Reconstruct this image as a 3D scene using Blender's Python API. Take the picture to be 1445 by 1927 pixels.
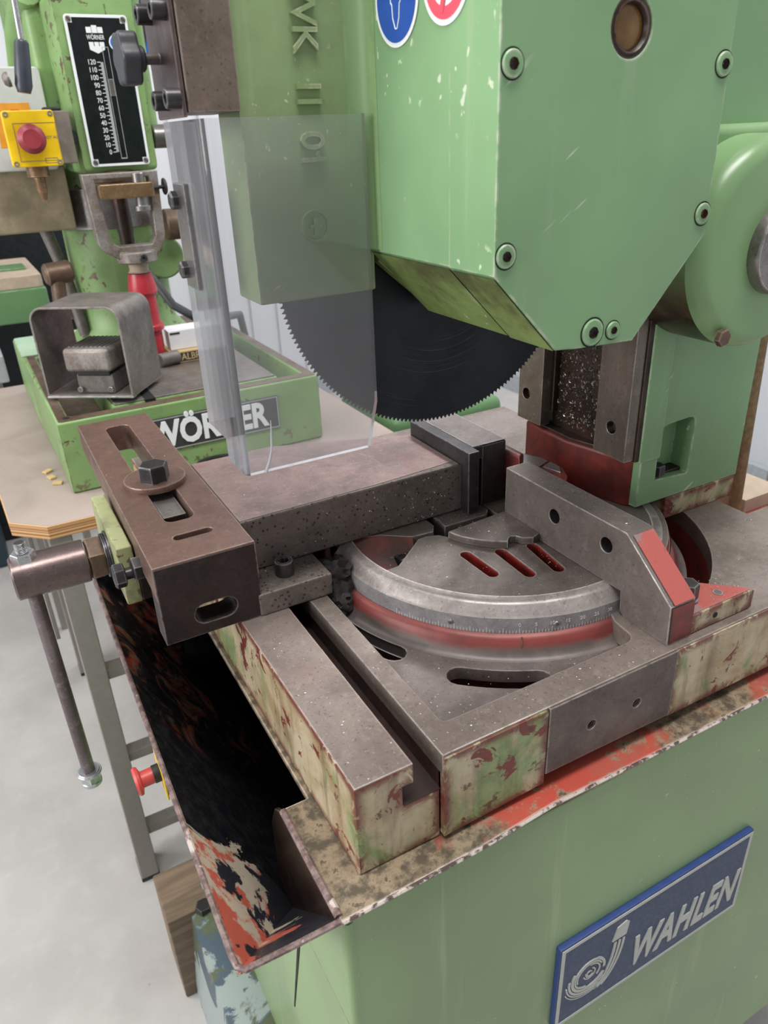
import bpy, bmesh, math, random
from mathutils import Vector, Matrix, Euler
random.seed(7)
PI = math.pi
for o in list(bpy.data.objects): bpy.data.objects.remove(o)
scn = bpy.context.scene
COL = scn.collection

# ---------------------------------------------------------------- units
# the saw is measured in its own unit: 1 U = 0.40 m, origin on the table top; the floor is z = 0
S = 0.40
TZ = 2.30 * S
def W(x, y, z): return Vector((x * S, y * S, z * S + TZ))

# ---------------------------------------------------------------- camera
cam = bpy.data.cameras.new('camera'); camo = bpy.data.objects.new('camera', cam); COL.objects.link(camo)
r = Vector((0.87487914, -0.48274817, -0.03925172)); d = Vector((-0.24946754, -0.37967321, -0.89085027)); f = Vector((0.41515351, 0.78917835, -0.45259817))
m = Matrix((r, -d, -f)).transposed().to_4x4(); m.translation = W(0, 0, 1)
camo.matrix_world = m
cam.sensor_fit = 'VERTICAL'; cam.sensor_height = 36.0; cam.lens = 1410.3 / 1927 * 36.0
cam.clip_start = 0.02
cam.dof.use_dof = True; cam.dof.focus_distance = 0.70; cam.dof.aperture_fstop = 11.0
scn.camera = camo
scn.view_settings.view_transform = 'Standard'; scn.view_settings.look = 'None'
scn.view_settings.gamma = 1.0; scn.view_settings.use_curve_mapping = False
scn.view_settings.exposure = 0.0

# ---------------------------------------------------------------- light: a white workshop with ceiling lamps and a window wall on the left
w = bpy.data.worlds.new('world'); scn.world = w; w.use_nodes = True
w.node_tree.nodes['Background'].inputs[0].default_value = (0.97, 0.98, 1.0, 1)
w.node_tree.nodes['Background'].inputs[1].default_value = 0.42
def area(name, loc, target, sx, sy, power, col=(1, 1, 1)):
    l = bpy.data.lights.new(name, 'AREA'); l.shape = 'RECTANGLE'; l.size = sx; l.size_y = sy; l.energy = power; l.color = col
    o = bpy.data.objects.new(name, l); COL.objects.link(o); o.location = loc
    o.rotation_euler = (Vector(target) - Vector(loc)).to_track_quat('-Z', 'Y').to_euler(); return o
area('ceiling_lamp_light', (0.3, 0.1, 3.1), (0.35, 0.5, 0.9), 1.6, 0.5, 52, (1, 0.98, 0.96))
area('ceiling_lamp_light', (-1.3, 1.8, 3.1), (-0.6, 1.5, 0.9), 0.5, 2.2, 36, (1, 0.98, 0.96))
area('ceiling_lamp_light', (1.8, 2.2, 3.1), (1.8, 2.2, 0.0), 0.5, 2.2, 46, (1, 0.98, 0.96))
area('window_light', (-3.2, 0.6, 1.9), (0.3, 0.5, 1.0), 2.4, 1.5, 95, (1.0, 0.99, 0.97))

# ---------------------------------------------------------------- materials
def lin(c):
    return tuple((v / 12.92 if v <= 0.04045 else ((v + 0.055) / 1.055) ** 2.4) for v in [x / 255 for x in c])
class NB:
    def __init__(s, name):
        s.m = bpy.data.materials.new(name); s.m.use_nodes = True; s.t = s.m.node_tree; s.n = s.t.nodes; s.l = s.t.links
        s.p = s.n['Principled BSDF']; s.tc = s.n.new('ShaderNodeTexCoord'); s._sep = None
    def new(s, t): return s.n.new('ShaderNode' + t)
    def put(s, sock, v):
        if isinstance(v, bpy.types.NodeSocket): s.l.new(v, sock)
        elif isinstance(v, (tuple, list)): sock.default_value = tuple(v) + ((1,) if len(v) == 3 and len(sock.default_value) == 4 else ())
        else: sock.default_value = v
    def vec(s, scale=(1, 1, 1), rot=(0, 0, 0)):
        mp = s.new('Mapping'); mp.vector_type = 'TEXTURE' if any(rot) else 'POINT'; mp.inputs['Rotation'].default_value = rot; mp.inputs['Scale'].default_value = scale if not any(rot) else tuple(1 / q for q in scale); s.l.new(s.tc.outputs['Object'], mp.inputs['Vector']); return mp.outputs[0]
    def noise(s, scale, detail=5, rough=0.55, dist=0, st=(1, 1, 1), rot=(0, 0, 0)):
        n = s.new('TexNoise'); n.inputs['Scale'].default_value = scale; n.inputs['Detail'].default_value = detail
        n.inputs['Roughness'].default_value = rough; n.inputs['Distortion'].default_value = dist
        s.l.new(s.vec(st, rot), n.inputs['Vector']); return n.outputs['Fac']
    def vor(s, scale, feature='F1', st=(1, 1, 1)):
        n = s.new('TexVoronoi'); n.feature = feature; n.inputs['Scale'].default_value = scale
        s.l.new(s.vec(st), n.inputs['Vector']); return n.outputs['Distance']
    def xyz(s, i):
        if not s._sep: s._sep = s.new('SeparateXYZ'); s.l.new(s.tc.outputs['Object'], s._sep.inputs[0])
        return s._sep.outputs[i]
    def mr(s, v, a, b, c=0.0, d=1.0):
        n = s.new('MapRange'); n.interpolation_type = 'SMOOTHSTEP'; s.put(n.inputs[0], v)
        for i, q in zip((1, 2, 3, 4), (a, b, c, d)): n.inputs[i].default_value = q
        return n.outputs[0]
    def math(s, op, a, b=0.0):
        n = s.new('Math'); n.operation = op; s.put(n.inputs[0], a); s.put(n.inputs[1], b); return n.outputs[0]
    def mix(s, fac, a, b):
        n = s.new('Mix'); n.data_type = 'RGBA'; s.put(n.inputs[0], fac); s.put(n.inputs[6], a); s.put(n.inputs[7], b); return n.outputs[2]
    def edge(s, radius, lo=0.02, hi=0.10):
        b = s.new('Bevel'); b.samples = 6; b.inputs['Radius'].default_value = radius
        g = s.new('NewGeometry'); dt = s.new('VectorMath'); dt.operation = 'DOT_PRODUCT'
        s.l.new(b.outputs[0], dt.inputs[0]); s.l.new(g.outputs['Normal'], dt.inputs[1])
        inv = s.math('SUBTRACT', 1.0, dt.outputs['Value']); return s.mr(inv, lo, hi)
    def bump(s, h, strength=0.2, dist=0.001):
        b = s.new('Bump'); b.inputs['Strength'].default_value = strength; b.inputs['Distance'].default_value = dist
        s.l.new(h, b.inputs['Height']); s.l.new(b.outputs[0], s.p.inputs['Normal'])
    def done(s, col, rough=0.4, metal=0.0, spec=0.5, coat=0.0):
        s.put(s.p.inputs['Base Color'], col); s.put(s.p.inputs['Roughness'], rough); s.put(s.p.inputs['Metallic'], metal)
        s.p.inputs['Specular IOR Level'].default_value = spec
        if coat: s.p.inputs['Coat Weight'].default_value = coat; s.p.inputs['Coat Roughness'].default_value = 0.15
        return s.m
MT = {}
def plain(name, col, rough=0.5, metal=0.0, var=0.06, sc=60, bump=0.0):
    b = NB(name); c = lin(col)
    dk = tuple(v * (1 - var * 2.5) for v in c); n = b.noise(sc, 5, 0.6)
    b_col = b.mix(b.mr(n, 0.35, 0.7), dk, c)
    if bump: b.bump(b.noise(sc * 6, 4), bump, 0.0006)
    MT[name] = b.done(b_col, b.mr(n, 0.3, 0.7, rough * 0.85, min(1, rough * 1.15)), metal)
    return MT[name]
GREEN = (130, 167, 122)
def green_paint(name, col=GREEN, edgecol=(205, 205, 190), wear=0.5, grime=0.0, chips=0.66, rough=0.34, chipcol=(196, 200, 180), chs=150, scr=0.0):
    b = NB(name); c = lin(col)
    big = b.noise(5, 4, 0.5); c1 = b.mix(b.mr(big, 0.35, 0.7), tuple(v * 0.86 for v in c), tuple(min(1, v * 1.10) for v in c))
    st = b.noise(38, 5, 0.6, 0, (1, 1, 0.06)); c1 = b.mix(b.mr(st, 0.58, 0.80, 0, 0.45 * wear), c1, lin((200, 205, 175)))
    ch = b.noise(chs, 4, 0.55, 0.4); cm = b.math('MULTIPLY', b.mr(ch, chips, chips + 0.03), b.mr(b.noise(9, 2), 0.48, 0.6))
    c2 = b.mix(cm, c1, lin(chipcol))
    if scr:
        sk = b.math('MULTIPLY', b.mr(b.noise(120, 2, 0.5, 0, (0.10, 1, 1), (0, -0.62, 0)), 0.66, 0.70), b.mr(b.noise(14, 2), 0.50, 0.58, 0, scr)); c2 = b.mix(sk, c2, lin((214, 222, 200)))
    if grime:
        gm = b.math('MULTIPLY', b.mr(b.noise(11, 6, 0.7), 0.42, 0.68), grime); c2 = b.mix(gm, c2, lin((62, 48, 34)))
    e = b.edge(0.0035); em = b.math('MULTIPLY', e, b.mr(b.noise(70, 4, 0.6), 0.42, 0.60)); c3 = b.mix(em, c2, lin(edgecol))
    b.bump(b.noise(700, 2), 0.06, 0.0004)
    MT[name] = b.done(c3, b.mr(big, 0.3, 0.7, rough, rough + 0.12)); return MT[name]
green_paint('green_paint', chips=0.715, chipcol=(184, 204, 172), scr=0.8)
green_paint('green_cabinet', (132, 158, 112), (120, 60, 50), 0.9, 0.0, 0.68, 0.30)
green_paint('green_guard', (146, 168, 120), (190, 185, 160), 1.0, 0.14, 0.66, 0.42)
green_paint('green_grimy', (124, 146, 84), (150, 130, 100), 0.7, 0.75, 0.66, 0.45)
green_paint('green_motor', (132, 166, 118), (160, 170, 140), 0.3, 0.0, 0.72, 0.27)
green_paint('green_drill', (130, 163, 104), (92, 70, 58), 0.3, 0.2, 0.585, 0.36, (96, 74, 62), 70)
green_paint('green_back', (92, 130, 86), (200, 200, 185), 0.2, 0.0, 0.70, 0.45)
green_paint('green_pale', (178, 205, 178), (120, 120, 100), 0.3, 0.1, 0.66, 0.4)

green_paint('green_smooth', (134, 164, 114), (134, 164, 114), 1.0, 0.05, 0.70, 0.42)
green_paint('spindle_green', (168, 174, 128), (104, 78, 56), 0.6, 0.75, 0.62, 0.45, (110, 84, 64), 90)
def motor_side():
    b = NB('motor_shade'); c = lin((132, 166, 118))
    n = b.noise(30, 6, 0.7); gl = b.mr(b.math('ADD', b.math('MULTIPLY', b.xyz(2), -1.0 / S), b.math('MULTIPLY', n, 0.12)), -3.0, -2.85)  # underside shade painted in: dark brown on the lower half of the motor
    col = b.mix(gl, c, b.mix(b.mr(n, 0.4, 0.65), lin((40, 32, 22)), lin((98, 84, 56))))
    MT['motor_shade'] = b.done(col, 0.32)
motor_side()

def casting(name, green=0.45, red=0.4, base=(196, 184, 158)):
    b = NB(name)
    n1 = b.noise(16, 6, 0.65, 0.5); n2 = b.noise(15, 6, 0.62, 0.9, (1, 1, 0.55)); n3 = b.noise(34, 7, 0.7, 0.8); n4 = b.noise(55, 7, 0.72); n5 = b.noise(46, 5, 0.6, 0.3, (1, 1, 0.12))
    col = b.mix(b.mr(n1, 0.4, 0.66), lin(base), lin((158, 138, 104)))
    col = b.mix(b.mr(n2, 1 - green, 1 - green + 0.14, 0, 0.9), col, b.mix(b.mr(n4, 0.35, 0.6), lin((104, 128, 78)), lin((134, 154, 104))))
    col = b.mix(b.mr(n5, 0.48, 0.70, 0, 0.65), col, lin((92, 74, 50)))
    col = b.mix(b.mr(n3, 1 - red, 1 - red + 0.02), col, lin((112, 48, 42)))
    col = b.mix(b.mr(n4, 0.60, 0.65, 0, 0.85), col, lin((70, 48, 38)))
    e = b.edge(0.014, 0.002, 0.02); em = b.math('MULTIPLY', e, b.mr(n3, 0.40, 0.48)); col = b.mix(em, col, lin((104, 44, 40)))
    b.bump(b.math('ADD', b.math('MULTIPLY', n3, 1.0), b.math('MULTIPLY', b.noise(260, 3), 0.5)), 0.45, 0.0010)
    MT[name] = b.done(col, 0.42); return MT[name]
casting('casting_cream', 0.49, 0.42, (190, 176, 148)); casting('casting_green', 0.55, 0.44, (188, 176, 150))

def steel(name, col=(112, 101, 96), dark=(74, 65, 60), edgecol=(176, 168, 164), rough=0.42, metal=0.55, tint=None, spots=0.0, sc=14, wearw=0.0022, st=(1, 1, 1)):
    b = NB(name); n = b.noise(sc, 6, 0.68, 0.3, st); n2 = b.noise(sc * 7, 5, 0.7)
    c = b.mix(b.mr(n, 0.32, 0.68), lin(dark), lin(col)); c = b.mix(b.mr(n2, 0.5, 0.75, 0, 0.35), c, lin(tuple(min(255, v * 1.25) for v in col)))
    if tint: c = b.mix(b.mr(b.noise(8, 4, 0.6, 0.6), 0.52, 0.66, 0, 0.7), c, lin(tint))
    if spots: c = b.mix(b.mr(b.vor(170), 0.30, 0.12, 0, spots), c, lin((40, 32, 29)))
    fk = b.noise(420, 3, 0.6); c = b.mix(b.mr(fk, 0.60, 0.68, 0, 0.55), c, lin(tuple(v * 0.62 for v in dark))); c = b.mix(b.mr(fk, 0.33, 0.27, 0, 0.45), c, lin(tuple(min(255, v * 1.4) for v in col)))
    e = b.edge(wearw); em = b.math('MULTIPLY', e, b.mr(n2, 0.34, 0.52, 0.15, 1)); c = b.mix(em, c, lin(edgecol))
    b.bump(b.math('ADD', n2, b.noise(500, 2)), 0.12, 0.0005)
    MT[name] = b.done(c, b.mr(n, 0.3, 0.7, rough + 0.1, rough - 0.05), metal); return MT[name]
steel('table_steel', (142, 129, 122), (112, 101, 94), (190, 182, 178), 0.40, 0.45)
steel('disc_steel', (122, 112, 107), (97, 88, 83), (196, 188, 184), 0.42, 0.4)  # table and rail reflections put into colour: disc and fence kept darker
steel('fence_steel', (128, 118, 114), (104, 95, 91), (200, 192, 190), 0.40, 0.45)
steel('pocket_steel', (122, 112, 108), (94, 85, 81), (150, 140, 136), 0.42, 0.4)  # shade of the recess put into the colour: darker than the table steel
steel('pad_steel', (106, 94, 89), (84, 74, 70), (170, 160, 156), 0.42, 0.4)
steel('rail_steel', (150, 137, 130), (120, 108, 102), (196, 186, 180), 0.40, 0.45, (140, 108, 104))
steel('block_brown', (128, 100, 91), (102, 79, 71), (178, 156, 148), 0.38, 0.5, (120, 96, 90))
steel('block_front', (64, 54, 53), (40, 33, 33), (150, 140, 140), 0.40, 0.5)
steel('bar_top', (156, 130, 126), (122, 106, 102), (150, 140, 136), 0.45, 0.45, (140, 96, 96))
steel('bar_side', (132, 121, 114), (104, 95, 89), (150, 140, 136), 0.48, 0.45, None, 0.8, 20)
steel('bar_steel', (116, 98, 94), (88, 75, 71), (150, 140, 136), 0.45, 0.45, (136, 92, 92), 0.5, 14)
steel('dark_steel', (86, 80, 80), (60, 55, 56), (170, 170, 176), 0.38, 0.6)
steel('jaw_steel', (78, 75, 77), (56, 54, 56), (165, 163, 168), 0.34, 0.65)
steel('bright_steel', (150, 146, 145), (112, 106, 104), (205, 205, 208), 0.32, 0.8)
steel('band_steel', (168, 166, 167), (136, 132, 133), (200, 200, 202), 0.38, 0.3, None, 0, 30, 0.001)
steel('rim_steel', (168, 160, 156), (126, 118, 114), (228, 214, 204), 0.38, 0.4, None, 0, 24, 0.004)
steel('guide_steel', (144, 134, 124), (112, 102, 94), (190, 185, 178), 0.30, 0.7, (112, 92, 72), 0, 10, 0.002, (1, 1, 0.15))
steel('block_grey', (128, 112, 104), (100, 86, 79), (180, 166, 158), 0.42, 0.45)
steel('oily_steel', (66, 50, 42), (34, 26, 22), (120, 100, 90), 0.34, 0.4, (96, 44, 38), 0.4, 26)
steel('hub_steel', (118, 102, 100), (92, 78, 76), (165, 150, 146), 0.30, 0.7, None, 0, 9, 0.002, (0.25, 1, 1))
steel('rod_steel', (142, 130, 132), (98, 86, 88), (190, 186, 190), 0.30, 0.45, None, 0, 12, 0.002, (1, 1, 0.3))
steel('zinc', (190, 192, 194), (150, 152, 154), (225, 228, 230), 0.3, 0.85)
steel('bolt_black', (74, 72, 74), (48, 46, 48), (140, 138, 140), 0.34, 0.6)
steel('hood_steel', (128, 122, 118), (98, 92, 88), (176, 172, 168), 0.5, 0.45, (112, 96, 86), 0.25, 14)
steel('cast_alloy', (150, 144, 140), (112, 100, 92), (176, 170, 166), 0.5, 0.4, (134, 104, 84), 0.35, 24)
steel('brass_worn', (150, 122, 92), (108, 82, 62), (190, 170, 140), 0.36, 0.6, None, 0.2)
steel('brown_iron', (112, 92, 76), (84, 66, 54), (150, 134, 118), 0.45, 0.4)

def blade_mat():
    b = NB('blade_black'); col = b.mix(b.mr(b.noise(18, 5), 0.35, 0.7), lin((20, 24, 31)), lin((38, 43, 53)))
    # turning rings round the arbor
    x = b.math('SUBTRACT', b.xyz(0), BLX); z = b.math('SUBTRACT', b.xyz(2), BLZ)
    rr = b.math('SQRT', b.math('ADD', b.math('MULTIPLY', x, x), b.math('MULTIPLY', z, z)))
    n = b.new('TexNoise'); n.noise_dimensions = '1D'; n.inputs['Scale'].default_value = 900; n.inputs['Detail'].default_value = 3; b.l.new(rr, n.inputs['W'])
    ring = b.mr(n.outputs['Fac'], 0.60, 0.78); pat = b.math('MULTIPLY', ring, b.mr(b.noise(14, 3), 0.50, 0.66, 0, 0.45))
    col = b.mix(pat, col, lin((104, 112, 124)))
    b.bump(n.outputs['Fac'], 0.10, 0.0004)
    MT['blade_black'] = b.done(col, 0.36, 0.35)
def red_mix(name, a, b_, lo, hi, sc=22, rough=0.42, metal=0.1):
    b = NB(name); n = b.noise(sc, 6, 0.65, 0.5); col = b.mix(b.mr(n, lo, hi), lin(a), lin(b_))
    col = b.mix(b.mr(b.noise(90, 5, 0.7), 0.62, 0.70, 0, 0.7), col, lin((70, 46, 42)))
    e = b.edge(0.0025); col = b.mix(b.math('MULTIPLY', e, 0.7), col, lin((140, 120, 116)))
    MT[name] = b.done(col, rough, metal)
red_mix('primer_red', (130, 50, 43), (88, 40, 36), 0.36, 0.64)
red_mix('fence_red', (172, 86, 79), (138, 116, 112), 0.52, 0.58)
red_mix('slot_red', (140, 42, 36), (88, 36, 32), 0.4, 0.7)
red_mix('swivel_red', (120, 52, 46), (70, 48, 42), 0.35, 0.65, 30)
red_mix('ring_red', (160, 66, 58), (96, 84, 80), 0.52, 0.68, 30)

def fillet_mat():
    b = NB('fillet_paint'); n = b.noise(24, 6, 0.65)
    h = b.math('ADD', b.math('MULTIPLY', b.math('SUBTRACT', b.xyz(2), TZ), 1.0 / S), b.math('MULTIPLY', b.math('SUBTRACT', n, 0.5), 0.035))
    col = b.mix(b.mr(h, -0.040, -0.024), b.mix(b.mr(n, 0.4, 0.65), lin((86, 78, 75)), lin((108, 96, 92))), b.mix(b.mr(n, 0.4, 0.7), lin((126, 58, 53)), lin((102, 48, 45))))
    MT['fillet_paint'] = b.done(col, 0.42, 0.1)
fillet_mat()

def tray_mat():
    b = NB('tray_paint')
    y = b.math('MULTIPLY', b.xyz(1), 1 / S); x = b.math('MULTIPLY', b.xyz(0), 1 / S)
    n = b.math('SUBTRACT', b.noise(9, 7, 0.62, 0.8), 0.5); n2 = b.noise(60, 6, 0.7)
    t = b.math('ADD', y, b.math('MULTIPLY', n, 0.34))           # worn paint near the front corner of the chute
    worn = b.mr(t, 1.135, 1.125); red = b.mr(b.math('ADD', n, b.math('MULTIPLY', b.noise(22, 6, 0.7, 0.6), 0.7)), 0.33, 0.40)
    wc = b.mix(red, lin((178, 166, 148)), lin((176, 88, 72)))
    isl = b.mr(b.math('ADD', b.noise(12, 7, 0.62, 0.6), b.math('MULTIPLY', b.math('SUBTRACT', x, 0.20), 0.9)), 0.50, 0.52)
    isl = b.math('MAXIMUM', isl, b.mr(b.noise(140, 5, 0.7), 0.66, 0.68))
    wc = b.mix(isl, wc, lin((40, 40, 46)))
    blk = b.mix(b.mr(n2, 0.4, 0.7), lin((20, 20, 24)), lin((32, 31, 34)))
    strk = b.math('MULTIPLY', b.mr(b.math('ADD', y, b.math('MULTIPLY', n, 0.5)), 1.50, 1.62), b.mr(b.noise(16, 6, 0.7, 0.9), 0.50, 0.62))
    blk = b.mix(b.math('MULTIPLY', strk, 0.8), blk, b.mix(b.mr(n2, 0.4, 0.6), lin((150, 62, 48)), lin((120, 104, 84))))
    col = b.mix(worn, blk, wc)
    MT['tray_paint'] = b.done(col, b.mr(n2, 0.3, 0.7, 0.28, 0.45))
tray_mat()
def flange_mat():
    b = NB('flange_paint'); n = b.noise(14, 6, 0.65, 0.5); n2 = b.noise(70, 6, 0.7); x = b.math('MULTIPLY', b.xyz(0), 1 / S)
    t = b.math('ADD', x, b.math('MULTIPLY', b.math('SUBTRACT', n, 0.5), 0.7))
    red = b.math('MULTIPLY', b.mr(t, 0.56, 0.66), b.mr(t, 1.14, 1.04)); red = b.math('MAXIMUM', red, b.math('MULTIPLY', b.mr(t, 1.30, 1.40), 0.8)); red = b.math('MULTIPLY', red, b.mr(n2, 0.62, 0.54))
    col = b.mix(b.mr(n2, 0.38, 0.62), lin((78, 70, 58)), lin((142, 126, 104)))
    col = b.mix(red, col, b.mix(b.mr(n, 0.4, 0.7), lin((172, 74, 60)), lin((156, 88, 74))))
    col = b.mix(b.mr(n2, 0.60, 0.66, 0, 0.8), col, lin((58, 52, 46)))
    e = b.edge(0.003); col = b.mix(b.math('MULTIPLY', e, b.mr(n2, 0.35, 0.5, 0.3, 1)), col, lin((205, 188, 178)))
    MT['flange_paint'] = b.done(col, 0.38)
flange_mat()
def edge_strip():
    b = NB('chipped_edge'); n2 = b.noise(110, 6, 0.7); n = b.noise(40, 5, 0.6)
    col = b.mix(b.mr(n2, 0.40, 0.62), lin((98, 80, 78)), lin((142, 122, 118))); col = b.mix(b.mr(n, 0.60, 0.66), col, lin((196, 184, 176)))
    MT['chipped_edge'] = b.done(col, 0.4, 0.3)
edge_strip()
def rim_light():
    b = NB('rim_light'); n2 = b.noise(90, 6, 0.7); MT['rim_light'] = b.done(b.mix(b.mr(n2, 0.44, 0.54), lin((92, 78, 74)), lin((206, 194, 186))), 0.4, 0.2)
rim_light()
def base_foot():
    b = NB('foot_paint'); n = b.noise(8, 6, 0.65, 0.7); n2 = b.noise(14, 6, 0.65, 0.5)
    col = b.mix(b.mr(n, 0.46, 0.50), lin((66, 84, 98)), lin((150, 162, 160))); col = b.mix(b.mr(b.math('ADD', n2, b.math('MULTIPLY', b.xyz(2), 0.9)), 0.66, 0.74), col, lin((84, 92, 68)))
    MT['foot_paint'] = b.done(col, 0.45)
base_foot()
def wood(name, a, c, st=(0.1, 1, 1), sc=40):
    b = NB(name); n = b.noise(sc, 5, 0.6, 1.2, st); col = b.mix(b.mr(n, 0.35, 0.65), lin(a), lin(c)); b.bump(n, 0.2, 0.001); MT[name] = b.done(col, 0.65)
wood('beam_wood', (104, 88, 72), (132, 112, 92)); wood('bench_top', (146, 133, 126), (162, 148, 140), (0.3, 0.3, 1), 12)
def ply():
    b = NB('ply_edge'); n = b.new('TexNoise'); n.noise_dimensions = '1D'; n.inputs['Scale'].default_value = 330; b.l.new(b.xyz(2), n.inputs['W'])
    col = b.mix(b.mr(n.outputs['Fac'], 0.42, 0.58), lin((150, 104, 62)), lin((206, 164, 116))); MT['ply_edge'] = b.done(col, 0.6)
ply()
def floor_mat():
    b = NB('floor_concrete'); n = b.noise(2.2, 6, 0.6); n2 = b.noise(26, 6, 0.6); col = b.mix(b.mr(n, 0.35, 0.7), lin((176, 173, 170)), lin((196, 193, 190)))
    col = b.mix(b.mr(n2, 0.5, 0.75, 0, 0.25), col, lin((206, 204, 202))); col = b.mix(b.mr(b.noise(34, 3), 0.74, 0.77, 0, 0.5), col, lin((120, 112, 106)))
    col = b.mix(b.mr(b.noise(3.1, 2, 0.4), 0.72, 0.78, 0, 0.35), col, lin((150, 132, 132)))
    MT['floor_concrete'] = b.done(col, 0.45)
floor_mat()
plain('wall_white', (222, 224, 228), 0.7, 0, 0.01, 3); plain('wall_blue', (202, 206, 214), 0.7, 0, 0.01, 3)
plain('baseboard_grey', (168, 174, 180), 0.6)
plain('leg_grey', (142, 138, 131), 0.45, 0.1, 0.04); plain('rubber_black', (34, 34, 37), 0.6, 0, 0.05)
plain('knob_black', (62, 64, 69), 0.45, 0, 0.05, 90, 0.1); plain('grip_black', (58, 62, 72), 0.35, 0, 0.05)
plain('estop_red', (150, 52, 62), 0.42, 0, 0.05); plain('red_plastic', (176, 46, 58), 0.32, 0, 0.04); plain('estop_red_b', (196, 72, 70), 0.4, 0, 0.04)
plain('yellow_plastic', (246, 204, 12), 0.4, 0, 0.05, 30); plain('grey_box', (196, 200, 196), 0.5, 0, 0.03); plain('box_brown', (128, 118, 110), 0.55, 0, 0.12, 40)
plain('beige_dirty', (182, 168, 138), 0.6, 0, 0.16, 22); plain('plate_black', (10, 15, 20), 0.30, 0, 0.05); plain('print_white', (232, 236, 238), 0.45, 0, 0.01)
plain('print_grey', (176, 180, 182), 0.4, 0.2, 0.02); plain('slot_dark', (46, 30, 28), 0.5); plain('sign_blue', (52, 68, 100), 0.5, 0, 0.06, 200); plain('sign_edge_blue', (46, 70, 130), 0.45, 0, 0.05)
plain('letter_silver', (186, 188, 184), 0.4, 0.3, 0.04); plain('sticker_blue', (38, 82, 170), 0.35, 0, 0.02); plain('sticker_red', (232, 88, 108), 0.35, 0, 0.02)
plain('sticker_orange', (232, 158, 50), 0.4, 0, 0.05); plain('print_red', (214, 54, 44), 0.4); plain('card_white', (228, 229, 234), 0.6, 0, 0.02)
plain('card_tan', (206, 176, 126), 0.6, 0, 0.06); plain('plate_dark', (66, 66, 66), 0.5, 0.2, 0.08); plain('scale_tick', (208, 208, 206), 0.5, 0, 0.02)
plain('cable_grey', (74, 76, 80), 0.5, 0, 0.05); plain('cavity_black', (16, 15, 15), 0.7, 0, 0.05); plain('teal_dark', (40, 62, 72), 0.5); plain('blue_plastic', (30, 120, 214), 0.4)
plain('hose_brown', (146, 122, 92), 0.8, 0, 0.15, 120, 0.4); plain('monitor_black', (22, 26, 32), 0.4); plain('sludge', (58, 50, 50), 0.6, 0.2, 0.2, 300, 0.9); plain('sight_amber', (134, 98, 52), 0.18, 0, 0.15, 60)
plain('paint_yellow', (220, 160, 40), 0.5); plain('plywood_pale', (186, 168, 148), 0.65); plain('bench_green', (66, 92, 72), 0.5, 0, 0.1)
plain('dirty_chips', (96, 80, 64), 0.4, 0.4, 0.3, 200, 0.8)
def swarf_mat():
    b = NB('swarf_bright'); n = b.noise(400, 2); MT['swarf_bright'] = b.done(b.mix(n, lin((150, 140, 130)), lin((225, 222, 214))), 0.3, 0.7)
swarf_mat()
def acrylic(name, haze, tint):
    m = bpy.data.materials.new(name); m.use_nodes = True; t = m.node_tree; n = t.nodes; n.clear()
    out = n.new('ShaderNodeOutputMaterial'); tr = n.new('ShaderNodeBsdfTransparent'); tr.inputs[0].default_value = tint + (1,)
    df = n.new('ShaderNodeBsdfDiffuse'); df.inputs[0].default_value = (0.80, 0.80, 0.84, 1); tl = n.new('ShaderNodeBsdfTranslucent'); tl.inputs[0].default_value = (0.8, 0.8, 0.84, 1)
    h = n.new('ShaderNodeMixShader'); h.inputs[0].default_value = 0.4; t.links.new(df.outputs[0], h.inputs[1]); t.links.new(tl.outputs[0], h.inputs[2])
    nz = n.new('ShaderNodeTexNoise'); nz.inputs['Scale'].default_value = 9; nz.inputs['Detail'].default_value = 6; tc = n.new('ShaderNodeTexCoord'); t.links.new(tc.outputs['Object'], nz.inputs['Vector'])
    mr = n.new('ShaderNodeMapRange'); mr.inputs[1].default_value = 0.3; mr.inputs[2].default_value = 0.7; mr.inputs[3].default_value = haze * 0.75; mr.inputs[4].default_value = haze * 1.25; t.links.new(nz.outputs[0], mr.inputs[0])
    mx = n.new('ShaderNodeMixShader'); t.links.new(mr.outputs[0], mx.inputs[0]); t.links.new(tr.outputs[0], mx.inputs[1]); t.links.new(h.outputs[0], mx.inputs[2])
    gl = n.new('ShaderNodeBsdfGlossy'); gl.inputs['Roughness'].default_value = 0.06; fr = n.new('ShaderNodeFresnel'); fr.inputs[0].default_value = 1.45
    mg = n.new('ShaderNodeMixShader'); t.links.new(fr.outputs[0], mg.inputs[0]); t.links.new(mx.outputs[0], mg.inputs[1]); t.links.new(gl.outputs[0], mg.inputs[2]); t.links.new(mg.outputs[0], out.inputs[0])
    MT[name] = m
acrylic('acrylic_clear', 0.12, (0.97, 0.97, 0.98)); acrylic('acrylic_edge', 0.75, (0.95, 0.94, 0.97)); acrylic('acrylic_bend', 0.20, (0.94, 0.94, 0.98))  # narrow edge faces whitened to paint in the glow of polished edges

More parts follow.
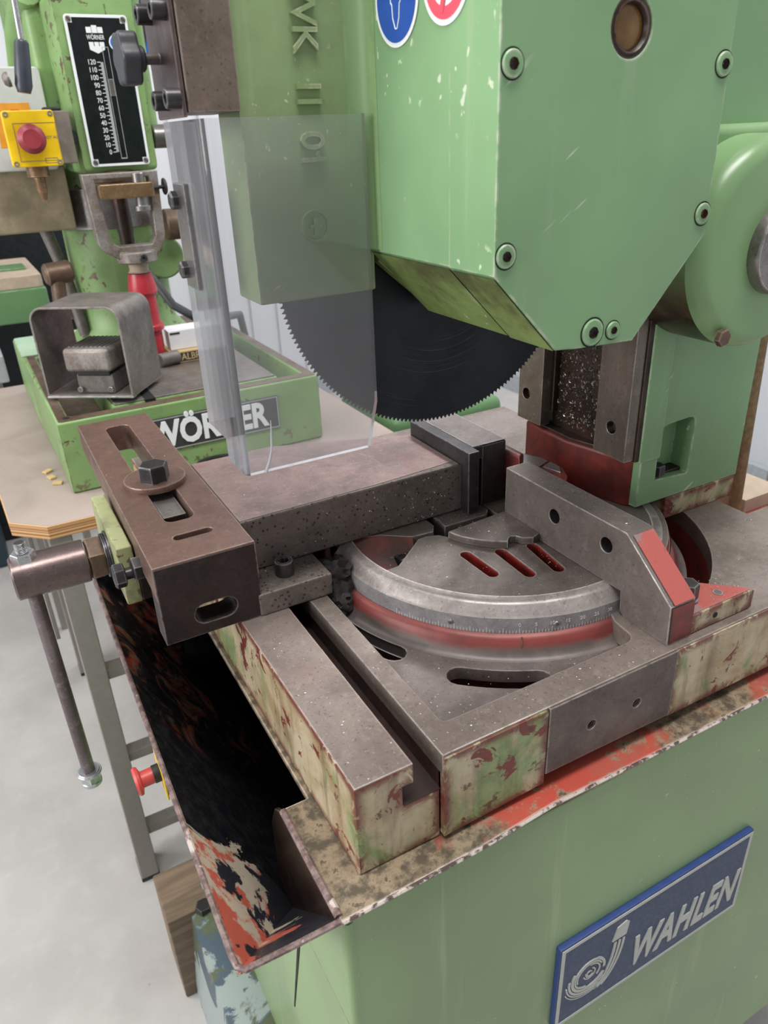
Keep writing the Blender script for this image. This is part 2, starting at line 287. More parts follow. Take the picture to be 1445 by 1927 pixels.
# ---------------------------------------------------------------- mesh collector (U coordinates)
class MB:
    def __init__(s): s.v = []; s.f = []; s.mi = []; s.cur = 0
    def add(s, vs, fs):
        o = len(s.v); s.v += [Vector(v) for v in vs]; s.f += [tuple(i + o for i in f) for f in fs]; s.mi += [s.cur] * len(fs); return s
    def addbm(s, bm):
        bm.verts.index_update(); s.add([v.co.copy() for v in bm.verts], [[v.index for v in f.verts] for f in bm.faces]); bm.free(); return s
    def box(s, x0, x1, y0, y1, z0, z1, bev=0.004, seg=2):
        bm = bmesh.new(); bmesh.ops.create_cube(bm, size=1)
        for v in bm.verts: v.co = Vector((x0 + (v.co.x + .5) * (x1 - x0), y0 + (v.co.y + .5) * (y1 - y0), z0 + (v.co.z + .5) * (z1 - z0)))
        if bev: bmesh.ops.bevel(bm, geom=bm.edges[:], offset=bev, segments=seg, affect='EDGES', profile=0.5)
        return s.addbm(bm)
    def rev(s, p, axis, prof, seg=32, caps=True, ang=0.0, sweep=2 * PI):
        """profile [(radius, height)] turned round an axis"""
        a = Vector(axis).normalized(); q = Matrix.Identity(3) if abs(a.z) > 0.9999 and a.z > 0 else a.to_track_quat('Z', 'Y').to_matrix(); p = Vector(p); full = abs(sweep - 2 * PI) < 1e-6
        n = seg if full else seg + 1; vs = []; fs = []
        for (rr, h) in prof:
            for i in range(n):
                t = ang + sweep * i / seg; vs.append(p + q @ Vector((rr * math.cos(t), rr * math.sin(t), h)))
        for k in range(len(prof) - 1):
            for i in range(seg):
                j = (i + 1) % n
                fs.append((k * n + i, k * n + j, (k + 1) * n + j, (k + 1) * n + i))
        if caps and full:
            fs.append(tuple(reversed(range(n)))); fs.append(tuple(range((len(prof) - 1) * n, len(prof) * n)))
        return s.add(vs, fs)
    def cyl(s, p, axis, rr, h, seg=32, bev=0.0, ang=0.0):
        b = bev; pr = [(rr, 0), (rr, h)] if not b else [(rr - b, 0), (rr, b), (rr, h - b), (rr - b, h)]
        return s.rev(p, axis, pr, seg, True, ang)
    def prism(s, outer, holes, axis, h0, h1, bev=0.0, res=1):
        """flat outline with holes, extruded along an axis (z: x,y  y: x,z  x: y,z)"""
        cu = bpy.data.curves.new('outline', 'CURVE'); cu.dimensions = '2D'; cu.fill_mode = 'BOTH'; cu.extrude = max(1e-5, (h1 - h0) / 2 - bev); cu.bevel_depth = bev; cu.bevel_resolution = res; cu.offset = -bev
        for lp in [outer] + list(holes):
            sp = cu.splines.new('POLY'); sp.points.add(len(lp) - 1); sp.use_cyclic_u = True
            for pt, q in zip(sp.points, lp): pt.co = (q[0], q[1], 0, 1)
        ob = bpy.data.objects.new('outline', cu); me = bpy.data.meshes.new_from_object(ob); c = (h0 + h1) / 2
        mp = {'z': lambda v: (v.x, v.y, v.z + c), 'y': lambda v: (v.x, c - v.z, v.y), 'x': lambda v: (c + v.z, v.x, v.y)}[axis]
        s.add([mp(v.co) for v in me.vertices], [tuple(p.vertices) for p in me.polygons])
        bpy.data.objects.remove(ob); bpy.data.curves.remove(cu); bpy.data.meshes.remove(me); return s
    def tube(s, pts, rr, seg=12, cap=True):
        pts = [Vector(p) for p in pts]; n = len(pts); vs = []; fs = []; up = None; rad = rr if hasattr(rr, '__len__') else [rr] * n
        for i, p in enumerate(pts):
            t = (pts[min(n - 1, i + 1)] - pts[max(0, i - 1)]).normalized(); 
            if up is None: up = Vector((0.31, 0.17, 0.93)) if abs(t.dot(Vector((0.31, 0.17, 0.93)).normalized())) < 0.9 else Vector((0.9, 0.3, 0.1)); a = t.cross(up).normalized()
            else: a = (a - t * a.dot(t)).normalized()
            b = t.cross(a)
            vs += [p + (a * math.cos(2 * PI * k / seg) + b * math.sin(2 * PI * k / seg)) * rad[i] for k in range(seg)]
        for i in range(n - 1):
            for k in range(seg): fs.append((i * seg + k, i * seg + (k + 1) % seg, (i + 1) * seg + (k + 1) % seg, (i + 1) * seg + k))
        if cap: fs.append(tuple(range(seg))[::-1]); fs.append(tuple(range((n - 1) * seg, n * seg)))
        return s.add(vs, fs)
    def text(s, body, size, org, right, up, depth=0.004, bold=0.0, shear=0.0, align='CENTER', sx=1.0, gap=1.0):
        cu = bpy.data.curves.new('lettering', 'FONT'); cu.body = body; cu.size = 1.0; cu.extrude = 0.5; cu.align_x = align; cu.align_y = 'CENTER'; cu.offset = bold; cu.shear = shear; cu.resolution_u = 3; cu.space_character = gap
        ob = bpy.data.objects.new('lettering', cu); COL.objects.link(ob); bpy.context.view_layer.update()
        me = bpy.data.meshes.new_from_object(ob.evaluated_get(bpy.context.evaluated_depsgraph_get()))
        R = Vector(right).normalized(); U_ = Vector(up).normalized(); N_ = R.cross(U_); O = Vector(org)
        s.add([O + R * v.co.x * size * sx + U_ * v.co.y * size + N_ * (v.co.z * depth) for v in me.vertices], [tuple(p.vertices) for p in me.polygons])
        bpy.data.objects.remove(ob); bpy.data.curves.remove(cu); bpy.data.meshes.remove(me); return s
    def xf(s, M, start=0):
        for i in range(start, len(s.v)): s.v[i] = M @ s.v[i]
        return s
    def rotz(s, cx, cy, ang, start=0):
        return s.xf(Matrix.Translation((cx, cy, 0)) @ Matrix.Rotation(ang, 4, 'Z') @ Matrix.Translation((-cx, -cy, 0)), start)
def arc(cx, cy, r, a0, a1, n): return [(cx + r * math.cos(math.radians(a0 + (a1 - a0) * i / n)), cy + r * math.sin(math.radians(a0 + (a1 - a0) * i / n))) for i in range(n + 1)]
def slot(x0, y0, x1, y1, wd, n=8):
    a = math.degrees(math.atan2(y1 - y0, x1 - x0)); return arc(x1, y1, wd / 2, a - 90, a + 90, n) + arc(x0, y0, wd / 2, a + 90, a + 270, n)
def rrect(x0, x1, y0, y1, r, n=5): return arc(x1 - r, y1 - r, r, 0, 90, n) + arc(x0 + r, y1 - r, r, 90, 180, n) + arc(x0 + r, y0 + r, r, 180, 270, n) + arc(x1 - r, y0 + r, r, 270, 360, n)
def arcslot(cx, cy, r, a0, a1, wd, n=14):
    e0 = math.radians(a0); e1 = math.radians(a1)
    return arc(cx, cy, r + wd / 2, a0, a1, n) + arc(cx + r * math.cos(e1), cy + r * math.sin(e1), wd / 2, a1, a1 + 180, 6)[1:-1] + arc(cx, cy, r - wd / 2, a1, a0, n) + arc(cx + r * math.cos(e0), cy + r * math.sin(e0), wd / 2, a0 + 180, a0 + 360, 6)[1:-1]
def circle(cx, cy, r, n=24): return arc(cx, cy, r, 0, 360 - 360 / n, n - 1)

def thing(name, label, cat, loc, group=None):
    o = bpy.data.objects.new(name, None); COL.objects.link(o); o.location = W(*loc); o.empty_display_size = 0.05
    o['label'] = label; o['category'] = cat
    if group: o['group'] = group
    return o
def root_of(o):
    while o.parent: o = o.parent
    return o
def obj(name, mb, mat, parent=None, label=None, smooth=38, cat=None, kind=None, group=None):
    me = bpy.data.meshes.new(name); org = root_of(parent).location if parent else None
    wv = [W(*v) for v in mb.v]
    if org is None:
        mn = [min(v[i] for v in wv) for i in range(3)]; mx = [max(v[i] for v in wv) for i in range(3)]; org = Vector(((mn[0] + mx[0]) / 2, (mn[1] + mx[1]) / 2, mn[2]))
        if kind == 'structure': org = Vector((0, 0, 0))
    me.from_pydata([v - org for v in wv], [], mb.f)
    mats = mat if isinstance(mat, (list, tuple)) else [mat]
    for q in mats: me.materials.append(MT[q])
    if len(mats) > 1: me.polygons.foreach_set('material_index', mb.mi)
    bm = bmesh.new(); bm.from_mesh(me); bmesh.ops.remove_doubles(bm, verts=bm.verts, dist=1e-6); bmesh.ops.recalc_face_normals(bm, faces=bm.faces); bm.to_mesh(me); bm.free()
    me.polygons.foreach_set('use_smooth', [True] * len(me.polygons)); me.set_sharp_from_angle(angle=math.radians(smooth))
    o = bpy.data.objects.new(name, me); COL.objects.link(o)
    if len(me.polygons) > 6 and kind != 'stuff': wn = o.modifiers.new('weighted_normal', 'WEIGHTED_NORMAL'); wn.keep_sharp = True; wn.weight = 90
    if parent: o.parent = parent
    else: o.location = org
    if label: o['label'] = label
    if cat: o['category'] = cat
    if kind: o['kind'] = kind
    if group: o['group'] = group
    return o
def hexhead(mb, p, axis, rr, h, ang=0.0):
    return mb.rev(p, axis, [(rr, 0), (rr, h * 0.86), (rr * 0.9, h)], 6, True, ang)
def socket_screw(parent, p, axis, rr, h, mat='bolt_black', name='socket_screw'):
    b = MB(); b.rev(p, axis, [(rr, 0), (rr, h * .9), (rr * .92, h), (rr * .56, h)], 28, False)
    q = Vector(p) + Vector(axis).normalized() * h * 0.45
    n0 = len(b.v); b.rev(q, axis, [(rr * .56, h * .55), (rr * .56, 0)], 6, False); b.rev(q, axis, [(rr * .56, 0), (0.0001, 0)], 6, False)
    return obj(name, b, mat, parent)

# ================================================================ the room
b = MB().box(-7, 13, -6, 16, -2.45, -2.30, 0); obj('floor', b, 'floor_concrete', kind='structure')
b = MB().box(-7, 13, 9.6, 9.9, -2.30, 6.2, 0)
for i in range(46): b.box(-4 + i * 0.36, -4 + i * 0.36 + 0.12, 9.55, 9.6, -2.3, 6.2, 0.01)
obj('wall_back', b, 'wall_white', kind='structure')
b = MB().box(6.4, 6.7, -6, 9.6, -2.3, 6.2, 0); obj('wall_right', b, 'wall_blue', kind='structure')
b = MB().box(6.32, 6.4, -6, 9.6, -2.3, -2.05, 0.01); obj('baseboard_right', b, 'baseboard_grey', kind='structure')
b = MB().box(-4, 6.3, 9.47, 9.55, -2.3, -2.05, 0.01); obj('baseboard_back', b, 'baseboard_grey', kind='structure')

# ================================================================ the cold saw
SAW = thing('cold_saw', 'green cold saw with dark circular blade, steel table and acrylic guard', 'saw', (1.0, 1.5, -2.3))
CX, CY = 1.112, 1.463
BLX, BLZ = 0.94 * S - SAW.location.x, 0.764 * S + TZ - SAW.location.z
blade_mat()
# the tray and fillet masks read world coordinates: shift object coordinates of the saw back
for mn in ('tray_paint', 'flange_paint', 'fillet_paint', 'motor_shade'):
    t = MT[mn].node_tree
    for nd in t.nodes:
        if nd.type == 'SEPXYZ':
            lk = nd.inputs[0].links[0]; src = lk.from_socket; t.links.remove(lk); va = t.nodes.new('ShaderNodeVectorMath'); va.operation = 'ADD'; va.inputs[1].default_value = SAW.location
            t.links.new(src, va.inputs[0]); t.links.new(va.outputs[0], nd.inputs[0])

# --- cabinet
cab = MB()
cab.box(0.312, 2.3, 0.802, 0.82, -1.9, -0.235, 0.006)          # front sheet
cab.box(2.28, 2.3, 0.82, 1.6, -1.9, -0.235, 0.004)
cab.box(1.78, 2.3, 1.58, 1.6, -1.9, -0.235, 0.004).box(1.76, 1.78, 1.58, 2.3, -1.9, -0.235, 0.004)
cab.box(0.312, 1.78, 2.28, 2.3, -1.9, -0.235, 0.004)
cab.box(0.312, 0.33, 0.81, 2.29, -1.9, -0.62, 0.004)           # left sheet below the chute mouth
cab.box(0.312, 0.33, 0.81, 1.07, -0.62, -0.235, 0.004)
CAB = obj('cabinet', cab, 'green_cabinet', SAW)
b = MB().tube([(0.316, 0.812, -1.9), (0.316, 0.812, -0.25)], 0.013, 12); obj('corner_bead', b, 'green_cabinet', CAB)
b = MB().box(0.345, 1.75, 0.83, 2.27, -1.7, -1.69, 0); obj('shade_floor', b, 'cavity_black', CAB)  # black sheet added so the inside of the cabinet looks shaded
b = MB().add([(0.310, 1.10, -0.66), (0.310, 1.115, -0.66), (0.310, 1.27, -1.2), (0.310, 1.265, -1.2), (0.3125, 1.10, -0.66), (0.3125, 1.115, -0.66), (0.3125, 1.27, -1.2), (0.3125, 1.265, -1.2)], [(0, 1, 2, 3), (4, 7, 6, 5), (0, 4, 5, 1), (3, 2, 6, 7), (0, 3, 7, 4), (1, 5, 6, 2)]); obj('paint_crack', b, 'cavity_black', CAB)
# base flange on the floor side
b = MB()
b.add([(0.17, 1.25, -1.82), (0.17, 2.28, -1.82), (0.32, 2.28, -1.78), (0.32, 1.25, -1.78), (0.12, 1.25, -2.3), (0.12, 2.28, -2.3), (1.9, 2.28, -2.3), (1.9, 1.25, -2.3), (1.9, 2.28, -1.78), (1.9, 1.25, -1.78)],
      [(0, 1, 2, 3), (0, 4, 5, 1), (4, 7, 6, 5), (3, 2, 8, 9), (9, 8, 6, 7), (0, 3, 9, 7, 4), (1, 5, 6, 8, 2)])
obj('base_flange', b, 'foot_paint', SAW)
b = hexhead(MB(), (0.225, 2.16, -1.81), (0, 0, 1), 0.035, 0.03); obj('anchor_nut', b, 'bolt_black', SAW)

# --- drip tray and swarf chute
tr = MB()
tr.prism([(0.296, 0.79), (0.60, 0.792), (0.78, 0.802), (1.0, 0.797), (2.36, 0.782), (2.36, 1.65), (1.80, 1.65), (1.80, 2.3), (0.355, 2.3), (0.355, 1.07), (0.296, 1.07)], [[(0.42, 1.0), (1.5, 1.0), (1.5, 2.2), (0.42, 2.2)]], 'z', -0.232, -0.216, 0.003)
tr.box(0.42, 1.5, 1.0, 2.2, -0.26, -0.25, 0)
TRAY = obj('drip_tray', tr, 'flange_paint', SAW)
# open chute left of the cabinet: outer sloped sheet, front cheek, divider
ch = MB()
def quadbox(mb, pts, th):
    pts = [Vector(p) for p in pts]; n = (pts[1] - pts[0]).cross(pts[3] - pts[0]).normalized() * th
    q = [p - n for p in pts]; mb.add(pts + q, [(0, 1, 2, 3), (7, 6, 5, 4), (0, 4, 5, 1), (1, 5, 6, 2), (2, 6, 7, 3), (3, 7, 4, 0)])
def plate3(pts, th):
    """convex sheet of any outline with thickness"""
    pts = [Vector(p) for p in pts]; n = len(pts); nr = (pts[1] - pts[0]).cross(pts[2] - pts[0]).normalized() * th; q = [p - nr for p in pts]
    ch.add(pts + q, [tuple(range(n)), tuple(range(2 * n - 1, n - 1, -1))] + [(i, i + n, (i + 1) % n + n, (i + 1) % n) for i in range(n)])
plate3([(0.112, 0.795, -0.222), (0.30, 1.085, -0.545), (0.60, 1.46, -1.05), (0.60, 2.24, -1.05), (0.125, 2.24, -0.222)], 0.008)
plate3([(0.112, 0.795, -0.222), (0.298, 0.793, -0.222), (0.30, 1.085, -0.545)], -0.008)
plate3([(0.125, 2.24, -0.222), (0.36, 2.24, -0.222), (0.36, 2.24, -0.64)], 0.008)
CHUTE = obj('swarf_chute', ch, 'tray_paint', SAW, smooth=20)
obj('shade_back', MB().box(0.60, 0.61, 0.84, 2.26, -1.06, -0.262, 0), 'cavity_black', CHUTE)  # black sheets added inside the cabinet, standing in for the shade there
obj('shade_end', MB().box(0.33, 0.61, 2.262, 2.275, -1.06, -0.24, 0), 'cavity_black', CHUTE)
obj('shade_front', MB().box(0.335, 0.60, 0.825, 0.84, -1.06, -0.24, 0), 'cavity_black', CHUTE)
b = MB().tube([(0.128, 2.24, -0.214), (0.122, 1.8, -0.213), (0.116, 1.2, -0.215), (0.112, 0.83, -0.215), (0.114, 0.806, -0.216), (0.124, 0.795, -0.217), (0.2, 0.792, -0.216), (0.296, 0.79, -0.214)], 0.0062, 8); obj('rolled_rim', b, 'chipped_edge', CHUTE)
b = MB().prism([(0.792, -0.222), (1.10, -0.56), (1.14, -0.60), (1.14, -0.32), (1.10, -0.240), (1.065, -0.214), (0.80, -0.216)], [], 'x', 0.292, 0.302, 0.002); DIV = obj('divider_plate', b, 'oily_steel', CHUTE)
b = MB().tube([(0.297, 0.80, -0.216), (0.297, 0.9, -0.215), (0.298, 1.06, -0.212)], 0.008, 8); obj('divider_rim', b, 'chipped_edge', CHUTE)
b = MB().box(0.302, 0.354, 0.80, 1.066, -0.24, -0.2335, 0.001); obj('gutter_floor', b, 'sludge', CHUTE)
b = MB().tube([(0.60, 0.7885, -0.2175), (0.78, 0.799, -0.2175), (1.0, 0.794, -0.2175), (1.6, 0.787, -0.2175), (2.36, 0.780, -0.2175)], 0.0035, 6).tube([(0.296, 0.787, -0.2175), (0.60, 0.7885, -0.2175)], 0.004, 6); obj('tray_rim', b, 'rim_light', TRAY)

# --- emergency stop on the chute side (a part of the saw)
es = obj('stop_button', MB().rev((0.084, 1.38, -0.292), (-1, 0, -0.05), [(0.019, -0.022), (0.019, 0.010), (0.032, 0.014), (0.034, 0.020), (0.030, 0.026)], 28), 'estop_red_b', SAW, 'red mushroom emergency stop button')
obj('button_collar', MB().rev((0.116, 1.38, -0.290), (-1, 0, -0.05), [(0.021, 0), (0.021, 0.016)], 28), 'rubber_black', es)
obj('button_plate', MB().box(0.115, 0.120, 1.34, 1.42, -0.345, -0.240, 0.002), 'yellow_plastic', es)
obj('button_housing', MB().box(0.120, 0.132, 1.35, 1.41, -0.340, -0.280, 0.002), 'rubber_black', es)

# --- table casting
tb = MB()
tb.prism([(0.366, -0.214), (0.366, 0), (0.485, 0), (0.485, -0.045), (0.462, -0.045), (0.462, -0.092), (0.54, -0.092), (0.54, -0.214)], [], 'y', 0.852, 2.6, 0.004)
RAIL = obj('table_rail', tb, ['casting_cream'], SAW)
b = MB().box(0.368, 0.484, 0.853, 2.6, -0.004, 0.0012, 0.001); obj('rail_top', b, 'rail_steel', RAIL)
b = MB().box(0.463, 0.541, 0.853, 2.6, -0.0925, -0.0905, 0.0); obj('slot_floor', b, 'slot_dark', RAIL)
outer = [(0.54, 0.842), (0.782, 0.842), (1.128, 0.842), (2.36, 0.842), (2.36, 1.172), (1.772, 1.172), (1.772, 2.3), (0.54, 2.3)]
pocket = arc(0.60, 0.928, 0.014, 180, 270, 4) + arc(1.055, 0.944, 0.03, 270, 360, 5) + [(1.09, 0.985), (1.108, 1.02), (1.112, 1.10), (1.112, 1.75), (0.586, 1.75)]
cres = arcslot(CX, CY, 0.505, -62, -14, 0.1, 18)
tp = MB().prism(outer, [pocket, cres], 'z', -0.05, 0.0, 0.003)
TOP = obj('table_top', tp, 'table_steel', SAW)
tb = MB()
tb.box(0.586, 2.36, 0.85, 0.91, -0.18, -0.045, 0.002)
tb.prism(arc(CX, CY, 0.62, -80, 10, 24) + arc(CX, CY, 0.556, 10, -80, 24), [], 'z', -0.2, -0.049, 0)
obj('table_web', tb, 'slot_red', TOP)
obj('slot_wall', MB().box(0.541, 0.586, 0.85, 2.3, -0.2, -0.045, 0.002), 'oily_steel', TOP)
b = MB().prism([(0.541, -0.205), (0.781, -0.196), (0.781, -0.008), (0.775, -0.003), (0.541, -0.006)], [], 'y', 0.838, 0.86, 0.002); obj('painted_pad', b, 'casting_green', TOP)
b = MB().prism([(0.782, -0.17), (1.128, -0.176), (1.128, -0.001), (0.782, -0.001)], [circle(0.896, -0.094, 0.0115, 20), circle(1.021, -0.094, 0.0115, 20)], 'y', 0.836, 0.86, 0.001); PAD = obj('machined_pad', b, 'pad_steel', TOP)
for hx in (0.896, 1.021):
    b = MB()
    for k in range(5): b.rev((hx, 0.838 + k * 0.005, -0.094), (0, 1, 0), [(0.0115, 0), (0.0098, 0.0025), (0.0115, 0.005)], 20, False)
    b.rev((hx, 0.862, -0.094), (0, 1, 0), [(0.0115, 0), (0.0001, 0)], 20, False); obj('tapped_hole', b, 'oily_steel', TOP)
b = MB().prism([(1.129, -0.184), (2.36, -0.2), (2.36, -0.004), (1.129, -0.004)], [], 'y', 0.839, 0.86, 0.002); obj('painted_side', b, 'casting_cream', TOP)
# pocket floor with two curved slots, red fillet round the swivel
fl = MB().prism([(0.575, 0.90), (1.2, 0.90), (1.2, 1.8), (0.575, 1.8)], [arcslot(CX, CY, 0.534, 188, 209, 0.060), arcslot(CX, CY, 0.556, 226, 243.5, 0.056)], 'z', -0.085, -0.052, 0.003)
obj('pocket_floor', fl, 'pocket_steel', TOP)
b = MB().rev((CX, CY, 0), (0, 0, 1), [(0.503, -0.0525), (0.495, -0.0505), (0.488, -0.046), (0.482, -0.038), (0.476, -0.026), (0.470, -0.015), (0.464, -0.009), (0.456, -0.006)], 96, False); obj('swivel_fillet', b, 'fillet_paint', TOP)

# --- swivel disc
b = MB().rev((CX, CY, 0), (0, 0, 1), [(0.454, -0.010), (0.454, 0.032)], 128, False, math.radians(168), math.radians(204)); BAND = obj('scale_band', b, 'band_steel', SAW, 'bright steel degree scale')
tk = MB()
a0 = -119.5   # zero mark, degrees round the disc
for i in range(-6, 36):
    a = math.radians(a0 + i * 0.92 * 1.0); long_ = 0.016 if i % 5 == 0 else 0.010
    p = Vector((CX + 0.4547 * math.cos(a), CY + 0.4547 * math.sin(a), 0)); t = Vector((-math.sin(a), math.cos(a), 0)); nn = Vector((math.cos(a), math.sin(a), 0))
    q = [p + t * sgn * 0.0007 + Vector((0, 0, zz)) for sgn in (-1, 1) for zz in (-0.009, -0.009 + long_)]
    tk.add([q[0], q[2], q[3], q[1]], [(0, 1, 2, 3)])
    if i % 5 == 0 and i >= 0:
        tk.text(str(i), 0.013, p + nn * 0.0004 + Vector((0, 0, 0.0155)), t, (0, 0, 1), 0.0004)
for i in range(-40, -7):
    a = math.radians(a0 + i * 0.92); p = Vector((CX + 0.4547 * math.cos(a), CY + 0.4547 * math.sin(a), 0)); t = Vector((-math.sin(a), math.cos(a), 0))
    q = [p + t * sgn * 0.0006 + Vector((0, 0, zz)) for sgn in (-1, 1) for zz in (-0.009, 0.002 + (0.006 if i % 5 == 0 else 0))]; tk.add([q[0], q[2], q[3], q[1]], [(0, 1, 2, 3)])
obj('degree_marks', tk, 'scale_tick', BAND)
for aa in (-139, -109, -84):
    a = math.radians(aa); obj('band_rivet', MB().rev((CX + 0.454 * math.cos(a), CY + 0.454 * math.sin(a), 0.012), (math.cos(a), math.sin(a), 0), [(0.0065, 0), (0.0055, 0.003), (0.0001, 0.0045)], 14, False), 'bright_steel', BAND)
a = math.radians(a0 + 0.4); obj('zero_pointer', MB().tube([(CX + 0.466 * math.cos(a), CY + 0.466 * math.sin(a), -0.008), (CX + 0.478 * math.cos(a), CY + 0.478 * math.sin(a), -0.026)], 0.0016, 6), 'oily_steel', TOP)
rim = MB().rev((CX, CY, 0), (0, 0, 1), [(0.452, 0.030), (0.446, 0.036), (0.434, 0.054), (0.424, 0.060), (0.405, 0.060), (0.400, 0.02), (0.400, -0.03)], 128, False, math.radians(168), math.radians(204))
RIM = obj('disc_rim', rim, 'rim_steel', SAW)
# flat top in front of the kerf, with the three red slots
topo = [(0.712, 1.366), (0.752, 1.368), (0.778, 1.388), (0.862, 1.456), (0.888, 1.458), (0.918, 1.446), (0.932, 1.425), (1.6, 1.425)] + arc(CX, CY, 0.418, -5, -166.5, 48)
hl = [slot(0.921, 1.325, 0.923, 1.218, 0.030), slot(1.001, 1.29, 0.995, 1.172, 0.030), slot(1.084, 1.27, 1.067, 1.154, 0.030)]
b = MB().prism(topo, hl, 'z', 0.0, 0.0595, 0.0015); DTOP = obj('disc_top', b, 'disc_steel', SAW)
b = MB().rev((CX, CY, -0.02), (0, 0, 1), [(0.43, 0), (0.0001, 0)], 64, False); obj('disc_web', b, 'slot_red', DTOP)
for (x0, y0, x1, y1) in ((0.921, 1.325, 0.923, 1.218), (1.001, 1.29, 0.995, 1.172), (1.084, 1.27, 1.067, 1.154)):
    o_ = slot(x0, y0, x1, y1, 0.0305); i_ = slot(x0, y0, x1, y1, 0.029); b = MB().prism(o_, [i_], 'z', 0.002, 0.0585, 0); obj('slot_lining', b, 'slot_red', DTOP)
# back half behind the kerf
b = MB().prism([(0.79, 1.533), (0.858, 1.478), (0.918, 1.472), (0.938, 1.50), (0.938, 1.75), (0.72, 1.75), (0.70, 1.56)], [], 'z', 0.0, 0.058, 0.003); obj('disc_back', b, 'disc_steel', DTOP)
b = MB()
b.add([(0.70, 1.56, 0.056), (0.79, 1.533, 0.056), (0.858, 1.478, 0.056), (0.845, 1.44, -0.02), (0.76, 1.42, -0.02), (0.68, 1.45, -0.02)], [(0, 1, 4, 5), (1, 2, 3, 4)]); obj('disc_cheek', b, 'swivel_red', DTOP)
b = MB().prism([(0.964, 1.514), (0.959, 1.479), (1.092, 1.476), (1.114, 1.499), (1.114, 1.9), (0.964, 1.9)], [], 'z', 0.0, 0.058, 0.004); obj('jaw_seat', b, 'disc_steel', DTOP)
b = MB().prism([(1.116, 1.432), (0.93, 1.418), (0.934, 1.40)] + [(0.945, 1.375), (0.961, 1.351), (0.99, 1.318), (1.024, 1.293), (1.036, 1.305), (1.047, 1.312), (1.06, 1.306), (1.066, 1.290), (1.09, 1.276), (1.116, 1.285)], [], 'z', 0.06, 0.080, 0.003); obj('insert_plate', b, 'disc_steel', DTOP)
# kerf gap
b = MB().box(0.80, 1.5, 1.44, 1.474, 0.0, 0.02, 0); obj('kerf_floor', b, 'cavity_black', DTOP)
# swivel part behind the fence
b = MB().prism(arc(CX, CY, 0.446, -62, 62, 40) + [(1.12, 1.9), (1.12, 1.05)], [], 'z', -0.03, 0.056, 0.004); obj('swivel_plate', b, 'table_steel', SAW)
b = MB().rev((CX, CY, 0), (0, 0, 1), [(0.452, -0.05), (0.453, 0.02), (0.446, 0.05)], 64, False, math.radians(-70), math.radians(130)); obj('swivel_side', b, 'ring_red', SAW)
# curved lip with silver scale segments behind the fence
lip = [(1.196, 1.38), (1.28, 1.382), (1.318, 1.415), (1.343, 1.463), (1.352, 1.52), (1.345, 1.57), (1.322, 1.61), (1.257, 1.676), (1.23, 1.70), (1.196, 1.70)]
b = MB().prism(lip, [], 'z', 0.05, 0.140, 0.006); LIP = obj('swivel_lip', b, 'swivel_red', SAW)
b = MB().prism([(1.245, 1.62), (1.305, 1.607), (1.336, 1.548), (1.334, 1.520), (1.292, 1.503), (1.245, 1.535)], [], 'z', 0.140, 0.143, 0.001); obj('scale_segment', b, 'zinc', LIP)
b = MB().prism([(1.298, 1.495), (1.337, 1.511), (1.334, 1.470), (1.312, 1.438)], [], 'z', 0.140, 0.143, 0.001); obj('scale_segment', b, 'zinc', LIP)

# --- fixed fence
fe = [(0.86, 0.0), (0.988, 0.0), (1.0, 0.012), (1.004, 0.060), (1.43, 0.060), (1.43, 0.207), (1.005, 0.207), (0.864, 0.094)]
b = MB().prism(fe, [circle(1.236, 0.148, 0.0185, 28), circle(1.060, 0.152, 0.0185, 28)], 'x', 1.117, 1.190, 0.0025)
FEN = obj('fixed_fence', b, 'fence_steel', SAW)
for (yy, zz) in ((1.236, 0.148), (1.060, 0.152)):
    obj('fence_bore', MB().rev((1.1165, yy, zz), (1, 0, 0), [(0.0215, 0.0), (0.0185, 0.003), (0.0182, 0.07)], 28, False), 'dark_steel', FEN)
    obj('bore_floor', MB().rev((1.16, yy, zz), (-1, 0, 0), [(0.018, 0), (0.0001, 0.001)], 20, False), 'oily_steel', FEN)
b = MB(); t = Vector((0, 0.141, 0.113)).normalized()
b.add([(1.128, 0.8645, 0.0955), (1.188, 0.8645, 0.0955), (1.188, 0.997, 0.2015), (1.128, 0.997, 0.2015)], [(0, 1, 2, 3)]); b.xf(Matrix.Translation((0, -0.0010, 0.0012)))
obj('red_chamfer', b, 'fence_red', FEN)
b = MB().add([(1.121, 0.8595, 0.004), (1.187, 0.8595, 0.004), (1.187, 0.8625, 0.0915), (1.121, 0.8625, 0.0915)], [(0, 1, 2, 3)]); b.xf(Matrix.Translation((0, -0.0009, 0))); obj('red_end', b, 'primer_red', FEN)
# bracket behind the fence with hex bolt
b = MB().prism([(1.19, 0.862), (1.385, 0.862), (1.375, 0.884), (1.31, 0.945), (1.24, 1.03), (1.19, 1.06)], [], 'z', 0.001, 0.049, 0.003); BRK = obj('fence_bracket', b, 'casting_green', SAW)
b = MB().prism([(1.194, 0.867), (1.378, 0.867), (1.370, 0.882), (1.305, 0.942), (1.235, 1.025), (1.194, 1.055)], [], 'z', 0.0488, 0.0505, 0.0004); obj('bracket_top', b, 'fence_red', BRK)
b = MB().cyl((1.225, 0.915, 0.05), (0, 0, 1), 0.027, 0.006, 24); hexhead(b, (1.225, 0.915, 0.056), (0, 0, 1), 0.026, 0.038, 0.3); obj('hex_bolt', b, 'dark_steel', BRK)
obj('dowel_pin', MB().cyl((1.305, 0.895, 0.050), (0, 0, 1), 0.011, 0.002, 18), 'hood_steel', BRK)
obj('bracket_hole', MB().cyl((1.262, 0.8615, 0.026), (0, -1, 0), 0.007, 0.001, 16), 'cavity_black', BRK)

